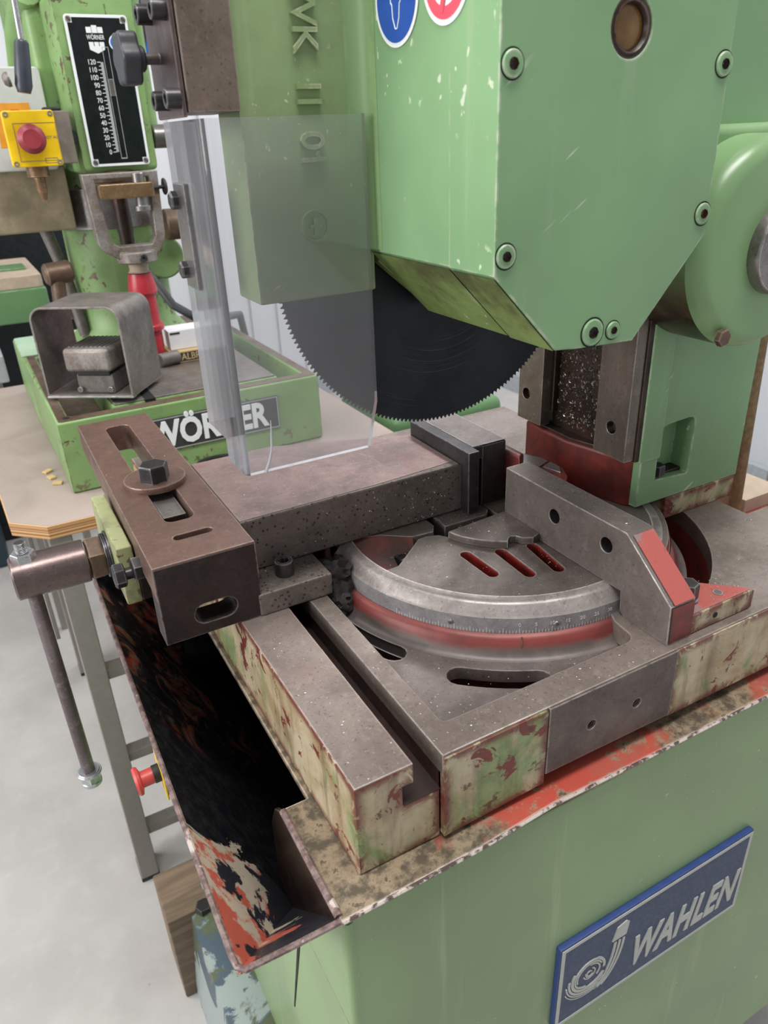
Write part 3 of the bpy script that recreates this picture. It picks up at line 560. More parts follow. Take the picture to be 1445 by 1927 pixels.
# --- rear jaw block
b = MB().box(1.112, 1.192, 1.53, 1.84, 0.058, 0.236, 0.004).box(1.08, 1.115, 1.53, 1.80, 0.20, 0.238, 0.003); RJ = obj('rear_fence', b, 'dark_steel', SAW); obj('rear_fence_top', MB().prism([(1.082, 1.532), (1.19, 1.532), (1.19, 1.838), (1.082, 1.80)], [], 'z', 0.2375, 0.2395, 0.0005), 'fence_steel', RJ)  # shading put into colour: dark block under a lighter top sheet
b = MB().prism([(1.192, 1.47), (1.222, 1.49), (1.226, 1.80), (1.192, 1.84)], [], 'z', 0.13, 0.205, 0.01, 2); obj('rear_web', b, 'swivel_red', RJ)

# --- vise
b = MB()
hull = [(0.425, 1.535), (1.046, 1.535), (1.046, 1.80), (0.66, 1.95), (0.425, 1.95)]
b.prism(hull, [], 'z', 0.060, 0.198, 0.006, 2); BAR = obj('vise_bar', b, 'bar_side', SAW)
b = MB().prism([(0.427, 1.539), (0.80, 1.543), (1.040, 1.560), (1.043, 1.795), (0.66, 1.945), (0.427, 1.945)], [], 'z', 0.195, 0.1995, 0.0015); obj('bar_top_face', b, 'bar_top', BAR)
b = MB().box(1.046, 1.080, 1.497, 1.80, 0.060, 0.240, 0.003); obj('vise_jaw', b, 'jaw_steel', SAW)
b = MB().box(0.415, 0.602, 1.425, 1.62, 0.001, 0.0595, 0.006); SL = obj('slide_plate', b, 'bar_side', SAW)
socket_screw(SL, (0.505, 1.486, 0.0595), (0, 0, 1), 0.0235, 0.036, 'dark_steel')
# L-shaped clamp block with slots
blk = MB().prism([(0.195, 1.43), (0.424, 1.43), (0.424, 2.468), (0.205, 2.468)], [rrect(0.277, 0.347, 1.626, 2.392, 0.022), slot(0.283, 1.541, 0.350, 1.541, 0.024)], 'z', 0.115, 0.2, 0.003)
BLK = obj('clamp_block', blk, 'block_brown', SAW)
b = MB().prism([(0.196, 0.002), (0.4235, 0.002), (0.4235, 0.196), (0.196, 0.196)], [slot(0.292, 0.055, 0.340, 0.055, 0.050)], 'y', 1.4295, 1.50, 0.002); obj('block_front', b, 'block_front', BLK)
b = MB().box(0.30, 0.42, 1.50, 2.2, 0.004, 0.115, 0.003); obj('block_web', b, 'oily_steel', BLK) if False else None
b = MB().box(0.285, 0.341, 1.70, 2.02, 0.062, 0.176, 0.003); obj('slot_key', b, 'oily_steel', BLK)
b = MB().box(0.2852, 0.3408, 1.7005, 2.02, 0.1755, 0.1768, 0.0006); obj('key_face', b, 'hood_steel', BLK)
b = MB().rev((0.313, 1.878, 0.2), (0, 0, 1), [(0.079, 0), (0.080, 0.003), (0.080, 0.013), (0.078, 0.016)], 48); obj('washer', b, 'block_brown', BLK)
b = hexhead(MB(), (0.311, 1.860, 0.216), (0, 0, 1), 0.039, 0.044, 0.12); CB = obj('clamp_bolt', b, 'bolt_black', BLK)
obj('bolt_stamp', MB().text('8.8', 0.02, (0.311, 1.870, 0.2604), (1, 0, 0), (0, 1, 0), 0.0006), 'dark_steel', BLK) if False else None
# spindle plate, nuts, hub and hanging lever
b = MB().box(0.156, 0.194, 1.655, 2.0, -0.006, 0.15, 0.005); SP = obj('spindle_plate', b, 'spindle_green', SAW)
b = MB().box(0.194, 0.226, 1.66, 1.9, -0.006, 0.10, 0.004); obj('spacer_plate', b, 'oily_steel', SP)
b = MB().cyl((0.150, 1.80, 0.07), (1, 0, 0), 0.062, 0.006, 36, 0.001).cyl((0.140, 1.80, 0.07), (1, 0, 0), 0.057, 0.009, 36, 0.001); obj('spindle_washer', b, 'bolt_black', SP)
b = MB().rev((0.098, 1.80, 0.07), (1, 0, 0), [(0.050, 0), (0.058, 0.006), (0.058, 0.034), (0.054, 0.041)], 6, True, 0.5); obj('spindle_nut', b, 'brown_iron', SP)
HUB = obj('lever_hub', MB().rev((-0.074, 1.80, 0.07), (1, 0, 0), [(0.050, 0), (0.0545, 0.004), (0.0545, 0.168), (0.053, 0.172)], 40), 'hub_steel', SAW)
obj('hub_bore', MB().rev((-0.0745, 1.80, 0.07), (-1, 0, 0), [(0.034, 0), (0.0001, 0.0)], 28, False), 'dark_steel', HUB)
top = Vector((-0.038, 1.795, 0.165)); bot = Vector((-0.0325, 1.815, -0.60))
b = MB().tube([top.lerp(bot, 0.13), bot], 0.0175, 20); LEV = obj('lever_rod', b, 'rod_steel', SAW)
ax = (bot - top).normalized()
b = MB()
for k in range(9):
    p = top + ax * (k * 0.004); b.rev(p, ax, [(0.0125, 0), (0.0145, 0.002), (0.0125, 0.004)], 16, True)
obj('threaded_end', b, 'dark_steel', LEV)
b = hexhead(MB(), top.lerp(bot, 0.072), -ax, 0.029, 0.028, 0.3); obj('lever_nut', b, 'zinc', LEV)
obj('lever_washer', MB().cyl(top.lerp(bot, 0.072), ax, 0.033, 0.005, 28, 0.001), 'zinc', LEV)
obj('end_washer', MB().cyl(bot, -ax, 0.034, 0.008, 28, 0.002).cyl(bot + ax * 0.003, -ax, 0.030, 0.014, 28, 0.002), 'zinc', LEV)
b = MB().rev(bot + ax * 0.002, ax, [(0.030, 0), (0.030, 0.022), (0.026, 0.026)], 6, True, 0.4).cyl(bot + ax * 0.026, ax, 0.028, 0.014, 24, 0.002); obj('end_nut', b, 'zinc', LEV)
# stop screw with two hex nuts
p = Vector((0.205, 1.60, 0.112))
b = MB().tube([p + Vector((-0.066, 0, 0)), p], 0.014, 14); ST = obj('stop_screw', b, 'bolt_black', SAW)
b = MB().rev(p + Vector((-0.072, 0, 0.0)), (1, 0, 0), [(0.024, 0), (0.029, 0.004), (0.029, 0.024), (0.025, 0.027)], 6, True, 0.2); obj('stop_nut', b, 'bolt_black', ST)
b = MB().rev(p + Vector((-0.030, 0, 0.006)), (1, 0, 0), [(0.024, 0), (0.030, 0.004), (0.030, 0.026), (0.028, 0.030)], 6, True, 0.5); obj('stop_nut', b, 'bolt_black', ST)

# --- column with guide ways
co = MB()
co.prism([(1.44, 0.066), (1.838, 0.066), (1.838, 1.9), (1.44, 1.9)], [[(1.502, 0.133), (1.498, 0.262), (1.502, 0.272), (1.512, 0.281), (1.526, 0.286), (1.600, 0.290), (1.616, 0.288), (1.625, 0.280), (1.628, 0.266), (1.624, 0.124)]], 'y', 1.276, 1.34, 0.003)
co.box(1.44, 1.838, 1.338, 1.72, 0.066, 1.9, 0.004)
co.box(1.425, 1.50, 1.268, 1.30, 0.20, 1.9, 0.004)
COLM = obj('column', co, 'green_paint', SAW)
b = MB().box(1.50, 1.626, 1.30, 1.339, 0.12, 0.134, 0.003); obj('foot_ledge', b, 'oily_steel', COLM)
b2 = hexhead(MB(), (1.526, 1.300, 0.134), (0, 0, 1), 0.024, 0.030, 0.2); obj('foot_bolt', b2, 'bolt_black', COLM)
b = MB().box(1.55, 1.83, 1.273, 1.75, 0.0, 0.066, 0.004); obj('column_foot', b, 'casting_cream', COLM)
b = MB().prism([(1.385, 1.62), (1.38, 1.50), (1.405, 1.40), (1.43, 1.31), (1.46, 1.285), (1.49, 1.285), (1.49, 1.335), (1.46, 1.70), (1.40, 1.70)], [], 'z', 0.056, 0.200, 0.010, 3); obj('column_base', b, 'primer_red', COLM)
b = MB().prism([(1.398, 1.61), (1.393, 1.50), (1.415, 1.41), (1.432, 1.34), (1.44, 1.34), (1.44, 1.69), (1.41, 1.69)], [], 'z', 0.199, 0.206, 0.002); obj('chip_ledge', b, 'oily_steel', COLM)
def guide(y0, y1, yh, name):
    b = MB().prism([(y0, 0.212), (y1, 0.212), (y1, 1.9), (y0, 1.9)], [circle(yh, 0.293, 0.0165, 22)], 'x', 1.376, 1.41, 0.002); g = obj(name, b, 'guide_steel', COLM)
    obj('guide_hole', MB().rev((1.3765, yh, 0.293), (1, 0, 0), [(0.0165, 0), (0.0165, 0.02), (0.0001, 0.018)], 22, False), 'dirty_chips', g)
guide(1.277, 1.390, 1.332, 'guide_way'); guide(1.610, 1.716, 1.680, 'guide_way')
b = MB().box(1.41, 1.44, 1.272, 1.40, 0.205, 1.9, 0.003); obj('guide_backing', b, 'oily_steel', COLM)
b = MB().box(1.41, 1.45, 1.60, 1.726, 0.25, 1.9, 0.003); obj('guide_backing', b, 'oily_steel', COLM)
b = MB().box(1.43, 1.445, 1.39, 1.62, 0.20, 1.9, 0.0); obj('column_web', b, 'oily_steel', COLM)

# --- motor
MX, MZ, MR = 1.553, 0.744, 0.222
b = MB().rev((MX, 1.275, MZ), (0, -1, 0), [(MR, 0), (MR, 0.145)], 72, False); MO = obj('motor_body', b, 'motor_shade', SAW)
b = MB().rev((MX, 1.275, MZ), (0, -1, 0), [(MR, 0.145), (MR - 0.004, 0.160), (MR - 0.016, 0.175), (MR - 0.034, 0.183), (0.11, 0.186), (0.0001, 0.186)], 72, False); obj('motor_cover', b, 'green_motor', MO)
b = MB().rev((MX + 0.012, 1.092, MZ - 0.004), (0, -1, 0), [(0.096, -0.01), (0.096, 0.022), (0.090, 0.030), (0.0001, 0.030)], 48, False); obj('motor_hub', b, 'bright_steel', MO)
b = hexhead(MB(), (1.432, 1.094, 0.566), (0, -1, 0), 0.020, 0.014, 0.2); obj('cover_screw', b, 'brown_iron', MO)
b = MB().box(1.36, 1.72, 1.20, 1.28, 0.86, 0.985, 0.02, 4); obj('motor_flange', b, 'green_motor', MO)

# --- saw head
HP = [(0.743, 1.5), (0.743, 0.786), (0.88, 0.645), (0.93, 0.640), (1.064, 0.634), (1.22, 0.808), (1.22, 1.5)]
b = MB().prism(HP, [circle(0.990, 1.127, 0.042, 36)], 'y', 1.0, 1.132, 0.0025); HEAD = obj('gearbox_cover', b, 'green_paint', SAW)
b = MB().prism([(0.7436, 1.5), (0.7436, 0.787), (0.88, 0.647), (1.05, 0.64), (1.2, 0.81), (1.2, 1.5)], [], 'y', 1.128, 1.42, 0.0); GB = obj('gearbox_body', b, 'green_paint', SAW)
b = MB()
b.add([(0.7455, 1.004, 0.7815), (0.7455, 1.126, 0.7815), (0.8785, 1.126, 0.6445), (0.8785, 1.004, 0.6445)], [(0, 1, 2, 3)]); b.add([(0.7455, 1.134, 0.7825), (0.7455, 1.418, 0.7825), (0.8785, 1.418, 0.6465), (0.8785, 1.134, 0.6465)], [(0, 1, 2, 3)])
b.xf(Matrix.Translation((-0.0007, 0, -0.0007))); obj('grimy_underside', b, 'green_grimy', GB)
b = MB().box(1.05, 1.37, 1.30, 1.70, 0.66, 1.5, 0.01); obj('head_slide', b, 'green_paint', GB)
# blade shroud behind the gearbox
sh = arc(0.94, 0.764, 0.415, 132, 95, 10)
b = MB().prism([(0.80, 1.5), (0.76, 0.76), (0.80, 0.725), (0.86, 0.675), (0.93, 0.648), (1.02, 0.636), (1.05, 0.65), (1.05, 1.5)], [], 'y', 1.418, 1.446, 0.003); obj('shroud_rim', b, 'green_grimy', GB)
def cover_screw(x, z, rr, name='cover_screw', mat='green_paint'):
    b = MB().rev((x, 1.0, z), (0, -1, 0), [(rr * 1.10, 0.0004), (rr * 0.98, 0.0006)], 28, False); o = obj(name, MB().rev((x, 1.001, z), (0, -1, 0), [(rr * .95, -0.002), (rr * .95, 0.0035), (rr * .88, 0.005), (rr * .42, 0.005)], 28, False), mat, HEAD)
    obj('screw_gap', b, 'cavity_black', o); b = MB().rev((x, 1.0, z), (0, -1, 0), [(rr * .42, 0.006), (rr * .40, 0.0005)], 6, False).rev((x, 1.0, z), (0, -1, 0), [(rr * .41, 0.0008), (0.0001, 0.0008)], 6, False); obj('screw_socket', b, 'oily_steel', o)
for (u_, z_) in ((0.765, 1.079), (0.764, 0.815), (1.205, 1.078), (1.205, 0.844)): cover_screw(u_, z_, 0.0195)
cover_screw(0.962, 0.665, 0.025, 'drain_plug'); cover_screw(1.011, 0.662, 0.0165)
SG = obj('sight_glass', MB().rev((0.990, 1.012, 1.127), (0, -1, 0), [(0.0415, 0), (0.0415, 0.010), (0.034, 0.012), (0.031, 0.008), (0.030, 0.004)], 36, False), 'oily_steel', HEAD)
obj('oil_lens', MB().rev((0.990, 1.009, 1.127), (0, -1, 0), [(0.030, 0), (0.022, 0.0015), (0.0001, 0.002)], 36, False), 'sight_amber', SG)
# safety stickers on the side of the head
def disc_x(name, mat, x, y, z, ro, ri=0, parent=None, zs=1.0, th=0.0012):
    b = MB().prism(circle(0, 0, ro, 48), [circle(0, 0, ri, 48)] if ri else [], 'x', x - th, x)
    b.xf(Matrix.Translation((0, y, z)) @ Matrix.Diagonal((1, 1, zs, 1))); return obj(name, b, mat, parent)
BY, BZ, BR = 1.287, 1.196, 0.071
stk = disc_x('mandatory_sticker', 'print_white', 0.7425, BY, BZ, BR, 0, GB, 1.0)
disc_x('blue_disc', 'sticker_blue', 0.7412, BY, BZ, BR - 0.007, 0, stk, 1.0, 0.0008)
def flatx(name, pts, mat, parent, x=0.7402, th=0.0006):
    b = MB().prism([(BY - p[0], BZ + p[1]) for p in pts], [], 'x', x - th, x); return obj(name, b, mat, parent)
ln = [(-0.0215, 0.03), (-0.0200, 0.014), (-0.0170, 0.004), (-0.0165, -0.006), (-0.0125, -0.010), (-0.0105, -0.028), (-0.003, -0.044), (0.003, -0.044), (0.0105, -0.028), (0.0125, -0.010), (0.0165, -0.006), (0.0170, 0.004), (0.0200, 0.014), (0.0215, 0.03)]
b = MB()
for k in range(len(ln) - 1): b.tube([(0.7404, BY - ln[k][0], BZ + ln[k][1]), (0.7404, BY - ln[k + 1][0], BZ + ln[k + 1][1])], 0.0011, 6)
obj('figure_outline', b, 'print_white', stk)
for sx_ in (-1, 1): flatx('figure_mark', [(sx_ * 0.003, 0.03), (sx_ * 0.016, 0.03), (sx_ * 0.0135, 0.006), (sx_ * 0.0045, 0.004)], 'print_white', stk)
BY, BZ, BR = 1.138, 1.206, 0.066
stk2 = disc_x('prohibition_sticker', 'print_white', 0.7425, BY, BZ, BR, 0, GB)
disc_x('red_ring', 'sticker_red', 0.7412, BY, BZ, BR - 0.008, BR - 0.025, stk2, 1.0, 0.0008)
b = MB().prism([(BY + 0.016, BZ - 0.047), (BY + 0.005, BZ - 0.049), (BY - 0.026, BZ + 0.039), (BY - 0.015, BZ + 0.042)], [], 'x', 0.7396, 0.7403); obj('red_bar', b, 'sticker_red', stk2)

# --- blade guard casting with raised letters
b = MB().prism([(0.497, 1.420), (0.75, 1.420), (0.75, 1.450), (0.525, 1.450), (0.525, 1.484), (0.75, 1.484), (0.75, 1.54), (0.497, 1.54)], [], 'z', 0.706, 1.5, 0.005, 2)
GU = obj('blade_guard', b, 'green_guard', SAW)
b = MB(); R_ = 0.04
fil = [(0.70, 1.4205)] + arc(0.7025, 1.3805, R_, 90, 0, 8) + [(0.7432, 1.37), (0.7432, 1.425)]
b.prism(fil, [], 'z', 0.79, 1.5, 0); obj('guard_fillet', b, 'green_smooth', GU)
for (s_, z_) in (('W', 1.203), ('K', 1.150), ('I', 1.077), ('I', 1.053), ('0', 0.990), ('1', 0.958)):
    obj('cast_letter', MB().text(s_, 0.066, (0.627, 1.4185, z_), (0, 0, -1), (1, 0, 0), 0.014, 0.012), 'green_guard', GU)
b = MB().rev((0.624, 1.4205, 0.842), (0, -1, 0), [(0.030, 0), (0.029, 0.006), (0.025, 0.006), (0.024, 0.002)], 36, False).box(0.612, 0.636, 1.414, 1.422, 0.839, 0.845, 0).box(0.620, 0.628, 1.4142, 1.422, 0.826, 0.858, 0); obj('cast_emblem', b, 'green_guard', GU)

# --- blade
bl = []; NT = 220
for i in range(NT):
    a = 2 * PI * i / NT
    for (da, rr) in ((0.0, 0.3945), (0.25, 0.3885), (0.55, 0.3862), (0.85, 0.3895)):
        t = a + da * 2 * PI / NT; bl.append((0.94 + rr * math.cos(-t), 0.764 + rr * math.sin(-t)))
b = MB().prism(bl, [circle(0.94, 0.764, 0.04)], 'y', 1.462, 1.469); obj('saw_blade', b, 'blade_black', SAW, 'dark circular saw blade with fine teeth')

# --- guide block above the acrylic, with screws and star knob
b = MB().box(0.402, 0.494, 1.40, 1.56, 1.040, 1.5, 0.003); GBK = obj('guide_block', b, 'block_grey', SAW)
b = MB().box(0.392, 0.4005, 1.404, 1.57, 1.034, 1.5, 0.002); obj('guide_side_plate', b, 'hub_steel', GBK)
for (y_, z_) in ((1.520, 1.192), (1.424, 1.188), (1.492, 1.062), (1.412, 1.062)): socket_screw(GBK, (0.392, y_, z_), (-1, 0, 0), 0.0155, 0.024)
kp = Vector((0.392, 1.500, 1.126))
KN = obj('knob_screw', MB().tube([kp, kp + Vector((-0.035, 0, 0))], 0.009, 14), 'hood_steel', GBK)
prof = []
for i in range(48):
    a = 2 * PI * i / 48; prof.append((kp.y + (0.040 + 0.0035 * math.cos(6 * a)) * math.cos(a), kp.z + (0.040 + 0.0035 * math.cos(6 * a)) * math.sin(a)))
b = MB().prism(prof, [], 'x', kp.x - 0.070, kp.x - 0.038, 0.005, 3).cyl(kp + Vector((-0.038, 0, 0)), (1, 0, 0), 0.020, 0.012, 28, 0.003); obj('star_knob', b, 'knob_black', GBK)

# --- acrylic guard: one bent sheet
def sheet():
    path = [(0.411, 1.618), (0.411, 1.56), (0.411, 1.4955), (0.411, 1.4945), (0.411, 1.42)] + [(0.423 + 0.012 * math.cos(math.radians(a)), 1.392 + 0.012 * math.sin(math.radians(a))) for a in (180, 202, 225, 247, 270)] + [(0.50, 1.38), (0.60, 1.38), (0.699, 1.38), (0.7215, 1.38)]
    zb = []; n = len(path)
    for (x, y) in path:
        z0 = 0.378
        if y > 1.495: z0 = 0.425
        if x > 0.71: z0 = 0.479
        zb.append(z0)
    th = 0.0125; outp = []
    for i, (x, y) in enumerate(path):
        p0 = Vector(path[max(0, i - 1)]); p1 = Vector(path[min(n - 1, i + 1)]); t = (p1 - p0).normalized(); nrm = Vector((-t.y, t.x)); outp.append((x + nrm.x * th, y + nrm.y * th))
    m_ = MB(); vs = []
    for i in range(n):
        (x, y), (x2, y2) = path[i], outp[i]; zt = 1.031; vs += [(x, y, zb[i]), (x, y, zt), (x2, y2, zb[i]), (x2, y2, zt)]
    m_.add(vs, []); 
    def face(q, k): m_.f.append(q); m_.mi.append(k)
    for i in range(n - 1):
        a, c = 4 * i, 4 * i + 4; bend = 2 if 4 <= i <= 8 else 0
        face((a, c, c + 1, a + 1), bend); face((a + 2, a + 3, c + 3, c + 2), bend); face((a + 1, c + 1, c + 3, a + 3), 1); face((a, a + 2, c + 2, c), 1)
    face((0, 1, 3, 2), 1); e = 4 * (n - 1); face((e, e + 2, e + 3, e + 1), 1)
    return m_
ACR = obj('acrylic_guard', sheet(), ['acrylic_clear', 'acrylic_edge', 'acrylic_bend'], SAW, 'clear scratched acrylic guard sheet')
b = MB().box(0.400, 0.4105, 1.50, 1.575, 0.735, 0.928, 0.002); STR = obj('guard_strip', b, 'bright_steel', SAW)
for (y_, z_) in ((1.552, 0.898), (1.552, 0.770)):
    b = MB().rev((0.400, y_, z_), (-1, 0, 0), [(0.017, 0), (0.017, 0.013), (0.014, 0.016)], 6, True, 0.4); obj('hex_bolt', b, 'bolt_black', STR)
b = MB().tube([(0.452, 1.3775, 0.3785), (0.462, 1.3775, 0.40), (0.470, 1.3775, 0.425), (0.474, 1.3775, 0.47), (0.475, 1.3775, 0.488)], [0.0034, 0.003, 0.0025, 0.0016, 0.0008], 8); obj('sheet_crack', b, 'acrylic_edge', ACR)

# --- name plate on the cabinet front
b = MB().box(0.826, 1.496, 0.786, 0.802, -1.025, -0.712, 0.003); NP = obj('name_plate', b, 'sign_edge_blue', SAW, 'blue plate lettered WAHLEN')
b = MB().box(0.838, 1.484, 0.7848, 0.7862, -1.013, -0.724, 0.0); obj('plate_field', b, 'sign_blue', NP)
b = MB().prism([(0.830, -1.021), (1.492, -1.021), (1.492, -0.716), (0.830, -0.716)], [[(0.841, -1.010), (1.481, -1.010), (1.481, -0.727), (0.841, -0.727)]], 'y', 0.7838, 0.7856, 0.0004); obj('plate_border', b, 'letter_silver', NP)
b = MB().text('WAHLEN', 0.160, (1.264, 0.7845, -0.915), (1, 0, 0), (0, 0, 1), 0.005, 0.030, 0.28, 'CENTER', 0.56, 1.08); obj('plate_lettering', b, 'letter_silver', NP)
lg = MB(); lx, lz = 0.928, -0.872
for k, (r0, r1, a0_, a1_) in enumerate([(0.052, 0.058, 60, 260), (0.060, 0.070, 150, 330), (0.073, 0.081, 170, 318), (0.084, 0.089, 185, 300), (0.044, 0.050, 20, 200), (0.052, 0.061, -10, 62), (0.019, 0.023, 200, 420), (0.012, 0.016, 160, 330), (0.036, 0.041, -40, 90), (0.008, 0.011, 20, 250), (0.094, 0.097, 205, 292)]):
    lg.prism(arc(lx, lz, r1 * .85, a0_, a1_, 24) + arc(lx, lz, r0 * .85, a1_, a0_, 24), [], 'y', 0.782, 0.7852, 0)
for k in range(3):
    pts = []; pin = []
    for i in range(14):
        t = i / 13; a_ = math.radians(-88 + 84 * t); rx = 0.098 - k * 0.014; rz = 0.17 - k * 0.006
        cx_ = 0.940; cz_ = -0.800; th_ = 0.0075
        pts.append((cx_ + rx * math.cos(a_) , cz_ + rz * math.sin(a_))); pin.append((cx_ + (rx - th_) * math.cos(a_), cz_ + (rz - th_) * math.sin(a_)))
    lg.prism(pts[3 - k:] + pin[3 - k:][::-1], [], 'y', 0.782, 0.7852, 0)
lg.prism([(0.994, -0.802), (1.040, -0.802), (1.046, -0.758), (1.036, -0.748), (1.006, -0.756)], [], 'y', 0.782, 0.7852, 0)
obj('plate_logo', lg, 'letter_silver', NP)

# ================================================================ sludge lump and swarf
b = MB()
for (x, y, z, r_) in ((0.635, 1.475, 0.02, 0.04), (0.628, 1.44, -0.015, 0.035), (0.64, 1.51, 0.0, 0.045), (0.615, 1.41, -0.03, 0.025)):
    bm = bmesh.new(); bmesh.ops.create_icosphere(bm, subdivisions=3, radius=r_)
    for v in bm.verts: v.co = Vector((x, y, z)) + v.co * (1 + 0.25 * random.uniform(-1, 1))
    b.addbm(bm)
obj('sludge_lump', b, 'sludge', SAW)
b = MB()
def chip(x, y, z, sc):
    a = random.uniform(0, PI * 2); l = random.uniform(0.5, 1) * sc; wd = l * random.uniform(0.15, 0.4); c_, s_ = math.cos(a), math.sin(a); up = random.uniform(0.1, 0.5) * wd
    b.add([(x - c_ * l, y - s_ * l, z + 0.0004), (x + s_ * wd, y - c_ * wd, z + up), (x + c_ * l, y + s_ * l, z + 0.0006), (x - s_ * wd, y + c_ * wd, z + 0.0006)], [(0, 1, 2), (0, 2, 3), (0, 3, 1), (1, 3, 2)])
def scatter(n, x0, x1, y0, y1, z, sc=0.0028, ok=None):
    for _ in range(n):
        x = random.uniform(x0, x1); y = random.uniform(y0, y1)
        if ok is None or ok(x, y): chip(x, y, z, sc * random.uniform(0.5, 1.3))
scatter(130, 0.37, 0.48, 0.86, 1.42, 0.0014); scatter(60, 0.545, 0.583, 0.86, 1.45, 0.001); scatter(130, 0.60, 1.1, 0.85, 0.905, 0.001); scatter(130, 0.60, 1.02, 0.93, 1.2, -0.0415, 0.0026, lambda x, y: math.hypot(x - CX, y - CY) > 0.51)
scatter(240, 0.72, 1.11, 1.06, 1.42, 0.060, 0.0028, lambda x, y: math.hypot(x - CX, y - CY) < 0.40); scatter(120, 1.06, 1.115, 1.05, 1.42, 0.060, 0.0028); scatter(80, 0.94, 1.11, 1.30, 1.43, 0.0805, 0.0026, lambda x, y: math.hypot(x - CX, y - CY) < 0.17)
scatter(160, 1.13, 1.185, 1.01, 1.42, 0.2075, 0.0022); scatter(220, 0.44, 1.03, 1.56, 1.78, 0.200, 0.0022); scatter(120, 0.2, 0.42, 1.45, 2.4, 0.2005, 0.0024, lambda x, y: not (0.27 < x < 0.355)); scatter(90, 0.42, 0.60, 1.43, 1.53, 0.060, 0.0024)
scatter(140, 1.2, 1.75, 0.86, 1.15, 0.001, 0.003, lambda x, y: math.hypot(x - CX, y - CY) > 0.56); scatter(160, 0.955, 1.11, 1.48, 1.535, 0.0585, 0.004); scatter(200, 0.80, 1.10, 1.435, 1.472, 0.022, 0.005); scatter(90, 1.195, 1.37, 0.87, 0.95, 0.051, 0.0035)
for _ in range(330):   # stuck to the front of the vise bar and to the chute
    x = random.triangular(0.45, 1.045, 0.95); z = random.uniform(0.065, 0.19); l = random.uniform(0.001, 0.003); a = random.uniform(0, 6.3)
    b.add([(x - l * math.cos(a), 1.5345, z - l * math.sin(a)), (x + l * .4 * math.sin(a), 1.5335, z - l * .4 * math.cos(a)), (x + l * math.cos(a), 1.5345, z + l * math.sin(a)), (x, 1.5352, z)], [(0, 1, 2), (0, 3, 1), (1, 3, 2), (0, 2, 3)])
for _ in range(170):
    t = random.random(); y = random.uniform(1.15, 2.1); chip(0.118 + 0.24 * t, y, -0.222 - 0.405 * t + 0.001, 0.0022)
for _ in range(1500):   # caked on the column web between the guide ways
    y = random.uniform(1.40, 1.60); z = random.uniform(0.22, 0.66); l = random.uniform(0.0015, 0.0055); a = random.uniform(0, 6.3)
    b.add([(1.4285, y - l * math.cos(a), z - l * math.sin(a)), (1.4265, y + l * .4 * math.sin(a), z - l * .4 * math.cos(a)), (1.4285, y + l * math.cos(a), z + l * math.sin(a)), (1.4295, y, z)], [(0, 1, 2), (0, 3, 1), (1, 3, 2), (0, 2, 3)])
SW = obj('metal_swarf', b, 'swarf_bright', None, 'fine bright metal chips scattered over the saw table and vise', cat='swarf', kind='stuff')

# ================================================================ workbench behind
BENCH = thing('workbench', 'workbench with plywood top and grey steel legs under the drill press', 'bench', (0.9, 3.8, -2.3))
b = MB().prism([(0.047, 2.82), (1.62, 2.81), (1.62, 4.92), (-0.15, 4.92), (-0.077, 2.94)], [], 'z', -0.335, -0.28, 0.003); PL = obj('bench_top', b, 'ply_edge', BENCH)
b = MB().prism([(0.050, 2.824), (1.617, 2.814), (1.617, 4.92), (-0.146, 4.92), (-0.073, 2.943)], [], 'z', -0.281, -0.2785, 0.0005); obj('top_surface', b, 'bench_top', PL)
for (x0, y0) in ((0.04, 2.835), (1.45, 2.835), (0.04, 4.7), (1.45, 4.7)):
    b = MB().box(x0, x0 + 0.085, y0, y0 + 0.15, -2.285, -0.335, 0.006); lg_ = obj('bench_leg', b, 'leg_grey', BENCH)
    obj('leg_foot', MB().box(x0 - 0.002, x0 + 0.087, y0 - 0.002, y0 + 0.152, -2.30, -2.275, 0.004), 'rubber_black', lg_)
for z0 in (-1.02, -1.50, -1.98): obj('cross_rail', MB().box(0.12, 1.46, 2.86, 2.93, z0 - 0.05, z0, 0.004), 'leg_grey', BENCH)
obj('cross_rail', MB().box(0.055, 0.115, 2.98, 4.7, -1.02, -0.95, 0.004), 'leg_grey', BENCH)
obj('leg_strip', MB().box(-0.035, -0.015, 3.5, 3.53, -1.2, -0.335, 0.003), 'leg_grey', BENCH)

# ================================================================ drill press
DR = thing('drill_press', 'green bench drill press with black depth scale plate', 'drill press', (0.745, 3.95, -0.2784))
b = MB().prism([(0.184, 3.07), (1.305, 3.07), (1.305, 4.75), (0.165, 4.75)], [rrect(0.235, 1.255, 3.13, 4.25, 0.03)], 'z', -0.2784, 0.028, 0.012, 2); DB = obj('drill_base', b, 'green_drill', DR)
b = MB().prism(rrect(0.190, 1.299, 3.076, 4.74, 0.012), [rrect(0.229, 1.261, 3.124, 4.26, 0.03)], 'z', 0.0275, 0.0295, 0.0006); obj('worn_rim', b, 'brown_iron', DB)
b = MB().box(0.235, 1.255, 3.13, 4.25, -0.2, -0.12, 0); obj('tray_floor', b, 'brown_iron', DB)
b = MB().box(0.42, 1.16, 3.20, 4.2, -0.12, 0.012, 0.006); obj('work_table', b, 'green_drill', DB)
b = MB().box(0.43, 1.15, 3.21, 4.2, 0.012, 0.02, 0.002); obj('table_face', b, 'hood_steel', DB)
obj('t_slot', MB().box(0.555, 0.60, 3.195, 4.1, -0.04, 0.0205, 0), 'cavity_black', DB)
obj('fixing_hole', MB().cyl((0.225, 3.115, 0.0296), (0, 0, 1), 0.014, 0.001, 18), 'cavity_black', DB)
b = MB().prism(rrect(0.17, 1.0, 4.27, 4.74, 0.02), [], 'z', 0.03, 0.036, 0.002); obj('rear_deck', b, 'green_pale', DB)
